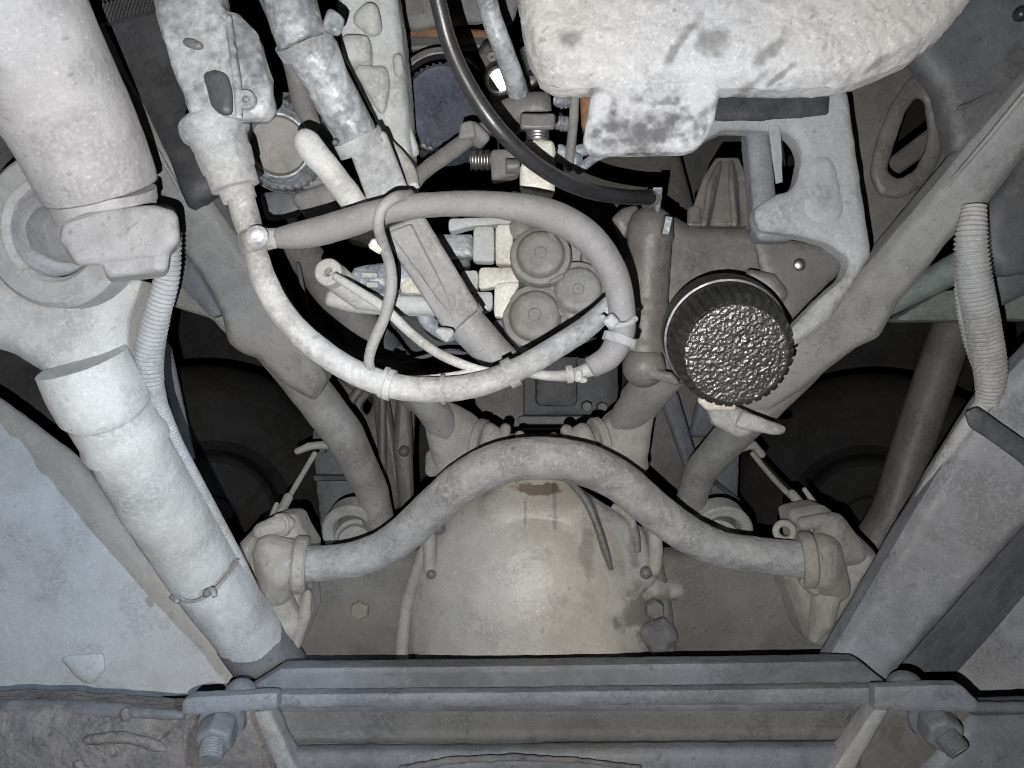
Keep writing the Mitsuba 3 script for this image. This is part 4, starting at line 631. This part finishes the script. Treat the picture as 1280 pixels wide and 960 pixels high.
part(t, 'clamp_screw', cast(lump([(-0.1632,-0.3336,0.96,0.0051), (-0.156,-0.3278,0.96,0.0051), (-0.1589,-0.3192,0.96,0.0051), (-0.1661,-0.3221,0.96,0.0051)]), .004, 3), 'plastic_dust', True)
part(t, 'clamp_screw', cast(lump([(-0.0775,-0.0556,1.07,0.0042), (-0.0657,-0.0539,1.07,0.0051), (-0.0691,-0.0472,1.07,0.0034)]), .004, 3), 'hose_dust', True)
part(t, 'bolt', cast(ball((-0.1668,-0.228,0.99), 0.0030), .003, 1), 'brown_grime')
single('hose_stub', 'short pale hose stub lying along the left side of the conduit', 'hose', tube([(-0.2051,-0.2424,1.01,0.0085), (-0.2004,-0.2361,1.01,0.0124), (-0.1909,-0.2237,1.015,0.0133), (-0.1812,-0.2127,1.02,0.0126), (-0.1641,-0.1887,1.05,0.0131), (-0.15,-0.1702,1.07,0.0118)], 28, .005, amp=.0009), 'pale_dust', smooth=True)
single('rear_conduit', 'grey pipe running behind the left of the conduit at the top', 'pipe', tube([(-0.2713,-0.4376,1.1,0.0123), (-0.2548,-0.3947,1.12,0.0126), (-0.2492,-0.3627,1.15,0.0139), (-0.2503,-0.337,1.18,0.0135), (-0.2442,-0.3151,1.2,0.0098)], 24), 'rubber_dust', smooth=True)

# ---------------------------------------------------------------- plug fitting at the top left
t = thing('plug_fitting', 'dusty translucent plastic plug housing with a stepped flange, top left', 'fitting')
part(t, 'housing', slab([(-0.3293,-0.3683,0.96), (-0.3235,-0.3394,0.96), (-0.3199,-0.3192,0.96), (-0.3062,-0.2773,0.96), (-0.2932,-0.2448,0.96), (-0.2455,-0.2426,0.96), (-0.2253,-0.2433,0.96), (-0.2188,-0.2513,0.96), (-0.2224,-0.2758,0.96), (-0.226,-0.2989,0.96), (-0.234,-0.3206,0.96), (-0.2484,-0.3379,0.96), (-0.2628,-0.3423,0.96), (-0.2672,-0.3683,0.96)], .025, rd=.006, l=.0035, dome=(.006, .007), it=3, amp=.0030, scale=60), 'plastic_dust', True)
part(t + '__housing', 'seam', tube([(-0.2521,-0.3276,0.951,0.0028), (-0.2489,-0.2987,0.95,0.0036), (-0.2446,-0.2702,0.95,0.0036), (-0.2433,-0.2368,0.952,0.0029)], 14, .003, amp=.0012, scale=120), 'plastic_dust', True)
part(t + '__housing', 'painted_pocket', slab([(-0.2786,-0.2786,0.953), (-0.2672,-0.2829,0.953), (-0.2558,-0.2786,0.953), (-0.2515,-0.2629,0.953), (-0.2508,-0.2415,0.953), (-0.2615,-0.2415,0.953), (-0.2701,-0.2501,0.953), (-0.2743,-0.2658,0.953)], .008, l=.004, dome=(.003, .004), amp=.0008), 'dark_paint', True, 'dark patch painted for a recess in the housing')  # shade of a recess, painted as a dark slab on the face
part(t + '__housing', 'painted_pocket', slab([(-0.3001,-0.3129,0.953), (-0.2858,-0.3101,0.953), (-0.2701,-0.3044,0.953), (-0.2665,-0.2986,0.953), (-0.2729,-0.2972,0.953), (-0.2858,-0.3015,0.953), (-0.2972,-0.3044,0.953)], .008, l=.004, dome=(.003, .004), amp=.0008), 'brown_grime', True)  # second recess, its darkness likewise put into the colour
part(t, 'boss', annulus((-0.2368,-0.2532,0.952), (0, 0, 1), 0.0057, 0.0028, .004, 32), 'plastic_dust', 40)
part(t, 'flange', lathe((-0.2839,-0.2521,0.99), (-0.2619,-0.1807,1), fine([(-.004, .010), (-.002, .026), (.003, .0315), (.010, .0325), (.016, .0315), (.021, .027), (.030, .0255), (.034, .0265), (.050, .0245), (.052, .023), (.068, .0225), (.070, .0165), (.080, .016)], .002), 48, amp=.0006), 'hose_dust', 40)
part(t, 'pipe', tube([(-0.2669,-0.1959,1.005,0.0139), (-0.2607,-0.1759,1.005,0.0131), (-0.2553,-0.1574,1.005,0.0131), (-0.2497,-0.144,1,0.0115)], 28, .004), 'hose_dust', True)

# ---------------------------------------------------------------- ribbed filter on the left
t = thing('cup_filter', 'grey ribbed round canister behind the plug fitting', 'filter')
c0, c1 = A((-0.3063,-0.3282,1.3)), A((-0.2885,-0.2934,1.2)); L2 = float(np.linalg.norm(c1 - c0))
part(t, 'canister', lathe(c0, c1, fine([(-.03, 0.0656), (.02, 0.0656), (.03, 0.0613), (.075, 0.0547), (L2 - .01, 0.0438), (L2, 0.0383), (L2, 0.0361)], .003), 264,
     lambda q, th: 1 - .05 * np.clip((q - .02) / .02, 0, 1) * np.clip((L2 - .012 - q) / .01, 0, 1) * (np.abs((th * 33 / (2 * math.pi)) % 1 - .5) < .2)), 'plastic_dust', 30)
part(t, 'end_face', lathe(c0, c1, fine([(L2, 0.0361), (L2 - .008, 0.0328), (L2 - .008, .0005)], .004), 64, amp=.0008), 'valve_grey', 40)
single('drain_cock', 'small pale lump fitting below the ribbed canister', 'fitting', cast(lump([(-0.2831,-0.2466,1.28,0.0107), (-0.2466,-0.2573,1.28,0.0129), (-0.238,-0.2337,1.28,0.0107), (-0.2659,-0.223,1.28,0.0086)]) + lump([(-0.2762,-0.2762,1.29,0.0152), (-0.2578,-0.2686,1.29,0.0152)]), .005, 4, .0012), 'valve_grey', smooth=True)
single('filter_bracket', 'grey flat bracket below the ribbed canister, beside the white pipe', 'bracket', slab([(-0.3549,-0.2678,1.32), (-0.3169,-0.2723,1.32), (-0.2902,-0.2634,1.32), (-0.2991,-0.2366,1.32), (-0.346,-0.2299,1.32)], .02, l=.006), 'slate_paint')

# ---------------------------------------------------------------- dusty engine casting at the top
t = thing('engine_casting', 'pale dusty engine casting at the top, between the conduit and the dark blue cap', 'engine block')
part(t, 'body', slab([(-0.2059,-0.4779,1.14), (-0.1379,-0.4779,1.14), (-0.1314,-0.4338,1.14), (-0.1259,-0.386,1.14), (-0.1213,-0.3309,1.14), (-0.1167,-0.2647,1.14), (-0.1305,-0.261,1.14), (-0.1562,-0.3033,1.14), (-0.1838,-0.3566,1.14), (-0.2004,-0.3952,1.14)], .08, rd=.004, l=.005, dome=(.008, .01), amp=.0018, scale=60), 'pale_dust', True)
part(t, 'step', slab([(-0.1926,-0.3923,1.115), (-0.1605,-0.3923,1.115), (-0.1587,-0.362,1.115), (-0.189,-0.362,1.115)], .04, rd=.005, l=.005, dome=(.006, .008), amp=.0014), 'pale_dust', True)
part(t, 'step', slab([(-0.1823,-0.3611,1.125), (-0.1426,-0.3629,1.125), (-0.139,-0.3448,1.125), (-0.1462,-0.2979,1.125), (-0.1607,-0.3249,1.125), (-0.1769,-0.3502,1.125)], .04, rd=.005, l=.005, dome=(.006, .008), amp=.0014), 'pale_dust', True)
part(t, 'boss', cast(lump([(-0.1588,-0.4163,1.12,0.0108), (-0.1561,-0.4001,1.12,0.0108), (-0.1687,-0.4091,1.12,0.0099)]), .005, 3, .0012), 'pale_dust', True)
part(t, 'boss', cast(lump([(-0.1299,-0.3687,1.13,0.0064), (-0.128,-0.3542,1.13,0.0064)]), .004, 3, .0008), 'pale_dust', True)
part(t, 'boss', cast(lump([(-0.127,-0.3105,1.16,0.0066), (-0.1204,-0.2879,1.16,0.0066), (-0.1161,-0.276,1.17,0.0057)]), .004, 3, .0008), 'pale_dust', True)
part(t, 'curved_rib', tube([(-0.1488,-0.2731,1.1,0.007), (-0.126,-0.2521,1.1,0.007), (-0.1106,-0.2299,1.09,0.0069), (-0.1028,-0.2056,1.07,0.0059)], 18, amp=.0006), 'pale_dust', True)

# ---------------------------------------------------------------- dark blue cap with bright ring and neighbours
t = thing('round_cap', 'dark blue knurled round cap with a bright metal ring, at the top', 'cap')
c0, c1 = A((-0.0928,-0.3792,1.36)), A((-0.0933,-0.3796,1.28))
part(t, 'ring', annulus((-0.095,-0.3901,1.31), (0, 0, 1), 0.0674, 0.0050, .010, 72), 'nickel', 40)
part(t, 'cap', lathe(c0, c1, fine([(0, 0.0636), (.055, 0.0602), (.066, 0.0558), (.071, 0.0503), (.070, 0.0460), (.069, 0.0055), (.066, 0.0044), (.066, .0004)], .004), 240,
     lambda q, th: 1 + .045 * (q < .068) * (q > .01) * (np.abs((th * 40 / (2 * math.pi)) % 1 - .5) < .28)), 'blue_cap', 25)
t = thing('metal_bracket', 'bright metal plate with a round socket between the blue cap and the sump', 'bracket')
part(t, 'plate', slab([(-0.0919,-0.4825,1.35), (-0.0505,-0.4802,1.35), (-0.0414,-0.4963,1.35), (-0.0207,-0.4917,1.35), (0,-0.4825,1.35), (0.0368,-0.4779,1.35), (0.0414,-0.4365,1.35), (0,-0.4067,1.35), (-0.0322,-0.4136,1.35), (-0.0414,-0.4365,1.35), (-0.0632,-0.471,1.35)], .02, l=.006, dome=(.003, .004)), 'nickel')
part(t, 'socket', lathe((-0.0169,-0.4282,1.33), (-0.017,-0.4022,1.27), fine([(0, 0.0241), (.035, 0.0241), (.045, 0.0219), (.05, 0.0186), (.045, 0.0153), (.02, 0.0142), (.02, 0)], .003), 48), 'nickel', 40)
part(t, 'screw', annulus((-0.0279,-0.4553,1.32), (0, 0, 1), 0.0044, 0.0027, .004, 28), 'valve_grey', 40)
part(t, 'spring', tube([(0.0219,-0.4573,1.3,0.012), (0.0306,-0.4267,1.3,0.012)], 24, .002, .006, .25, 0), 'nickel', 40)
part(t, 'spring', tube([(-0.058,-0.3125,1.32,0.0134), (-0.029,-0.3125,1.32,0.0134)], 24, .002, .008, .15, 0), 'nickel', 40)
t = thing('rusty_beam', 'rust brown strip across the top behind the black hose', 'beam')
part(t, 'strip', slab([(-0.1761,-0.5586,1.45), (-0.1384,-0.5662,1.45), (-0.0315,-0.5586,1.45), (-0.0277,-0.536,1.45), (-0.1761,-0.5335,1.45)], .03, l=.008, amp=.0012), 'rust')
part(t, 'flange', slab([(-0.1838,-0.6249,1.42), (0.0245,-0.6249,1.42), (0,-0.5539,1.42), (-0.049,-0.5588,1.42), (-0.1225,-0.5539,1.42), (-0.147,-0.5441,1.42), (-0.1716,-0.5563,1.42)], .02, l=.010, amp=.0012), 'grey_dust')
part(t, 'edge', lump([(-0.1691,-0.5147,1.42,0.0037), (-0.0245,-0.5171,1.42,0.0037), (-0.1721,-0.5388,1.44,0.0025), (-0.0249,-0.5363,1.44,0.0025)]), 'grey_dust')
single('rusty_plate', 'narrow rust orange plate left of the sump lug', 'plate', slab([(0.0809,-0.3538,1.16), (0.1054,-0.3538,1.16), (0.1054,-0.3011,1.16), (0.0828,-0.3011,1.16)], .02, l=.006), 'rust')
single('upper_pipe', 'dusty grey pipe slanting from the top edge to the brown bracket', 'pipe', tube([(-0.0307,-0.4267,1.08,0.0111), (-0.0228,-0.4026,1.1,0.0114), (-0.009,-0.3732,1.12,0.0117), (0.0028,-0.3534,1.15,0.0121), (0.0076,-0.3446,1.17,0.0124)], 24, .005, amp=.0006), 'plastic_dust', smooth=True)

# ---------------------------------------------------------------- black hose
t = thing('black_hose', 'shiny black rubber hose curving from the top edge to the pump', 'hose')
part(t, 'hose', tube([(-0.0658,-0.3392,0.92,0.0071), (-0.0607,-0.3171,0.93,0.0072), (-0.0546,-0.2969,0.94,0.0074), (-0.0398,-0.2674,0.95,0.0075), (-0.0166,-0.2354,0.96,0.0076), (0.0126,-0.212,0.98,0.0074), (0.0466,-0.1989,1.01,0.0078), (0.0837,-0.1969,1.05,0.008), (0.121,-0.2023,1.09,0.0082), (0.1562,-0.2116,1.13,0.0085)], 28, .004, amp=0), 'black_rubber', True)
part(t, 'end_sleeve', lathe((0.1526,-0.2116,1.13), (0.1769,-0.2192,1.16), fine([(0, 0.0095), (.018, 0.0095), (.019, 0.0045), (.03, 0.0045)], .003), 32), 'rubber_dust', 40)
part(t, 'clip', lump([(0.1616,-0.2216,1.13,0.0018), (0.1689,-0.2216,1.13,0.0018), (0.1712,-0.2051,1.16,0.0028)]), 'plastic_dust')

# ---------------------------------------------------------------- brown connector, white cube, thin tee pipe
t = thing('hose_connector', 'brown and white connector under the black hose with a steel braid collar', 'connector')
part(t, 'elbow', slab([(-0.0263,-0.3312,1.16), (0,-0.3416,1.16), (0.0263,-0.3481,1.16), (0.0452,-0.3463,1.16), (0.048,-0.318,1.16), (0.0132,-0.3143,1.16), (0.0038,-0.2917,1.16), (-0.0207,-0.2992,1.16), (-0.032,-0.3143,1.16)], .03, rd=.006, l=.005, dome=(.008, .012), amp=.001), 'brown_grime', True)
part(t, 'nut', cast(lump([(0.0124,-0.296,1.11,0.0035), (0.0443,-0.296,1.11,0.0035), (0.0443,-0.2854,1.11,0.0035), (0.0124,-0.2854,1.11,0.0035), (0.013,-0.3106,1.15,0.0037), (0.0465,-0.2995,1.15,0.0037)]), .004, 2), 'brown_grime', 35)
part(t, 'braid', tube([(0.0291,-0.2942,1.13,0.0127), (0.0291,-0.2742,1.13,0.0127)], 32, .002, .0035, .08, 0), 'nickel', 40)
part(t, 'white_block', slab([(0.0126,-0.2745,1.12), (0.0467,-0.2745,1.12), (0.0502,-0.2602,1.12), (0.0449,-0.2539,1.12), (0.0502,-0.2476,1.12), (0.0484,-0.2135,1.12), (0.009,-0.2207,1.12), (0.009,-0.2458,1.12), (0.0144,-0.253,1.12), (0.0108,-0.2638,1.12)], .03, rd=.002, l=.004, dome=(.003, .004), amp=.0005), 'cream_plastic', 40)
part(t, 'grey_block', slab([(-0.0276,-0.2895,1.2), (0.0079,-0.2915,1.2), (0.0098,-0.26,1.2), (-0.0256,-0.2521,1.2)], .03, rd=.002, l=.005, dome=(.003, .004)), 'rubber_dust', 40)
part(t, 'tap', cast(cyl((-0.0077,-0.2619,1.18), (0.0096,-0.2619,1.18), 0.0087), .004, 2), 'brown_grime', 40)
t = thing('tee_pipe', 'short grey pipe with a tee nut in front of the blue cap', 'pipe')
part(t, 'pipe', tube([(-0.1103,-0.2101,1.1,0.007), (-0.1028,-0.2304,1.11,0.008), (-0.0726,-0.2615,1.13,0.0091), (-0.0428,-0.2902,1.15,0.0093), (-0.0263,-0.303,1.16,0.0085)], 24, .004, amp=.0008), 'rubber_dust', True)
part(t, 'tee', cast(lump([(-0.0538,-0.2889,1.12,0.0045), (-0.0467,-0.2907,1.12,0.0045), (-0.0449,-0.2799,1.12,0.0045), (-0.0556,-0.2781,1.12,0.0045), (-0.0502,-0.292,1.15,0.0065)]), .004, 2, .0006), 'rubber_dust', True)
part(t, 'end_nut', cast(lump([(-0.0436,-0.2906,1.13,0.0073), (-0.0327,-0.2797,1.13,0.0073), (-0.0386,-0.2775,1.14,0.0064)]), .004, 2, .0006), 'rubber_dust', True)

# small rods left of the sump lug
single('vertical_rod', 'thin grey rod standing left of the sump lug', 'rod', tube([(0.0821,-0.3825,1.25,0.0062), (0.079,-0.3326,1.25,0.0062), (0.0738,-0.2858,1.25,0.0062)], 18), 'grey_dust', smooth=True)
for a, b, lab in (([(0.0569,-0.3895,1.3,0.0066), (0.0656,-0.3873,1.3,0.0098), (0.0788,-0.3862,1.3,0.0088)], 0, 'upper of two short grey plugs beside the thin rod'), ([(0.0569,-0.3589,1.3,0.0066), (0.0656,-0.3567,1.3,0.0098), (0.0788,-0.3556,1.3,0.0088)], 0, 'lower of two short grey plugs beside the thin rod')):
    single('plug', lab, 'plug', tube(a, 20, .003, .006, .15, 0), 'plastic_dust')
t = thing('link_arm', 'grey forked link arm below the thin rod, left of the sump lug', 'link')
part(t, 'arm', cast(chain([(0.0579,-0.3045,1.28,0.0086), (0.0772,-0.3088,1.28,0.0086), (0.1019,-0.3152,1.28,0.0086), (0.1244,-0.3195,1.28,0.0075)]), .005, 3), 'plastic_dust', True)
part(t, 'arm', cast(chain([(0.0891,-0.2844,1.27,0.0064), (0.1104,-0.3014,1.27,0.0064), (0.1337,-0.3099,1.27,0.0064)]), .005, 3), 'plastic_dust', True)
part(t, 'lug', cast(lump([(0.0637,-0.3099,1.27,0.0085), (0.0849,-0.2972,1.27,0.0096), (0.0764,-0.2865,1.27,0.0053)]), .005, 3), 'plastic_dust', True)

# ================================================================ valve block inside the ring
t = thing('valve_block', 'grey green valve block with round caps inside the hose ring', 'valve block')
part(t, 'body', slab([(0,-0.2112,1.29), (0.0303,-0.2275,1.29), (0.065,-0.221,1.29), (0.0975,-0.2112,1.29), (0.1213,-0.1841,1.29), (0.1321,-0.13,1.29), (0.1213,-0.0867,1.29), (0.0867,-0.0812,1.29), (0.0542,-0.0542,1.29), (0.013,-0.052,1.29), (-0.0043,-0.0812,1.29), (0.0065,-0.13,1.29), (0,-0.1625,1.29)], .06, rd=.006, l=.005, dome=(.008, .012), amp=.0006), 'valve_grey', True)
def cap(c, r, h):
    c = A(c); return lathe(c, c - [.06, .10, 1], fine([(-.045, r * 1.03), (-.004, r * 1.02), (h * .4, r), (h * .6, r * .95), (h * .66, r * .80), (h * .8, r * .76), (h * 1.05, r * .73), (h * 1.2, r * .66), (h * 1.28, r * .5), (h * 1.25, r * .2), (h * 1.33, r * .17), (h * 1.33, .0003)], .002), 72, amp=.0012, scale=50)
for c, r, h in (((0.0374,-0.1642,1.25), 0.0395, .02), ((0.0305,-0.0861,1.26), 0.0431, .022), ((0.0861,-0.1197,1.26), 0.0399, .018)):
    part(t, 'cap', cap(c, r, h), 'valve_grey', 35)
for c, r in (((0.0125,-0.2027,1.25), 0.0166), ((0.1072,-0.1698,1.27), 0.0149), ((0.0567,-0.1954,1.26), 0.0084)):
    part(t, 'screw_boss', cast(cyl(c, A(c) + [0, 0, .05], r, r * 1.1) + ball(c, r * .8, (1, 1, .5)), .004, 3), 'valve_grey', True)
for p in ([(0.0488,-0.1913,1.23,0.0041), (0.057,-0.1781,1.23,0.0041), (0.0641,-0.1628,1.23,0.0031)], [(0.0511,-0.1309,1.235,0.0041), (0.0634,-0.1371,1.235,0.0041)], [(0.0535,-0.1028,1.24,0.0041), (0.0638,-0.0905,1.24,0.0041)]):
    part(t, 'rib', chain(p, 14), 'valve_grey', True)
def block(outline, mat, th=.03):
    return part(t, 'fitting', slab(outline, th, rd=.002, l=.005, dome=(.002, .003), amp=.0004), mat, 35)
block([(-0.0218,-0.2079,1.25), (0,-0.2089,1.25), (0.0042,-0.1559,1.25), (-0.0218,-0.1559,1.25)], 'cream_plastic')
block([(-0.0502,-0.2069,1.255), (-0.023,-0.2069,1.255), (-0.023,-0.1588,1.255), (-0.0522,-0.1609,1.255)], 'pale_dust')
block([(-0.1072,-0.2016,1.28), (-0.0515,-0.2016,1.28), (-0.0515,-0.1694,1.28), (-0.0911,-0.1716,1.28)], 'plastic_dust')
block([(-0.0836,-0.2173,1.255), (0,-0.2194,1.255), (0,-0.209,1.255), (-0.0502,-0.2069,1.255), (-0.0836,-0.1985,1.255)], 'pale_dust')
block([(-0.0441,-0.1533,1.26), (0.0042,-0.1544,1.26), (0.0168,-0.1365,1.26), (0,-0.1302,1.26), (-0.0441,-0.1239,1.26)], 'cream_plastic')
block([(-0.07,-0.1507,1.27), (-0.0446,-0.1518,1.27), (-0.0446,-0.1252,1.27), (-0.0637,-0.1252,1.27)], 'pale_dust')
block([(-0.0229,-0.131,1.25), (0,-0.133,1.25), (0.0125,-0.133,1.25), (0,-0.1123,1.25), (-0.0042,-0.0852,1.25), (-0.0239,-0.0873,1.25)], 'cream_plastic')
block([(-0.0546,-0.1218,1.26), (-0.0252,-0.1218,1.26), (-0.0252,-0.0987,1.26), (-0.042,-0.0924,1.26)], 'pale_dust')
block([(-0.0853,-0.1838,1.3), (-0.0569,-0.1838,1.3), (-0.0569,-0.1597,1.3), (-0.0788,-0.1597,1.3)], 'dark_paint')
block([(-0.0279,-0.0858,1.28), (0,-0.0879,1.28), (0.0086,-0.0536,1.28), (0,-0.0472,1.28), (-0.0129,-0.06,1.28)], 'slate_paint')

# ---------------------------------------------------------------- white elbow fitting left inside the ring
t = thing('elbow_fitting', 'white elbow fitting with a clip collar inside the left of the hose ring', 'fitting')
part(t, 'elbow', cast(chain([(-0.2126,-0.1317,1.16,0.0151), (-0.2014,-0.1204,1.16,0.016), (-0.1809,-0.1028,1.17,0.0143), (-0.1425,-0.0963,1.18,0.0125), (-0.0974,-0.0954,1.19,0.0117)], 24), .004, 4, .0004), 'pale_dust', True)
part(t, 'eye', annulus((-0.2074,-0.1261,1.135), (.1, .1, 1), 0.0101, 0.0055, .010, 40), 'pale_dust', 40)
part(t, 'barrel', lathe((-0.1904,-0.1218,1.17), (-0.1348,-0.1252,1.18), fine([(0, .010), (.004, .016), (.018, .019), (.040, .021), (.041, .019), (.0455, .019), (.046, .0215), (.050, .0215), (.0505, .018), (.055, .018), (.056, .0215), (.070, .0215), (.070, 0)], .0015), 48), 'plastic_dust', 30)
part(t, 'clip', obox((-0.1646,-0.1257,1.145), (.018, .006, .006), bev=.001), 'pale_dust', False)
part(t, 'clip', obox((-0.1609,-0.1146,1.145), (.014, .006, .006), bev=.001), 'pale_dust', False)
part(t, 'pipe', tube([(-0.2265,-0.1063,1.2,0.0098), (-0.1969,-0.1004,1.2,0.0118), (-0.1575,-0.0965,1.2,0.0118), (-0.0796,-0.0956,1.21,0.0119)], 24), 'pale_dust', True)
part(t, 'plate', slab([(-0.1355,-0.1298,1.16), (-0.1035,-0.1336,1.16), (-0.0979,-0.1054,1.16), (-0.1317,-0.1073,1.16)], .02, l=.005, dome=(.002, .003)), 'cream_plastic')
t = thing('curved_pipe', 'pale curved pipe end behind the middle of the conduit', 'pipe')
part(t, 'pipe', tube([(-0.1147,-0.0966,1.22,0.0091), (-0.1047,-0.0765,1.22,0.0101), (-0.0886,-0.0644,1.22,0.0111), (-0.0692,-0.0672,1.23,0.0102), (-0.0514,-0.0782,1.24,0.0093)], 22), 'plastic_dust', True)
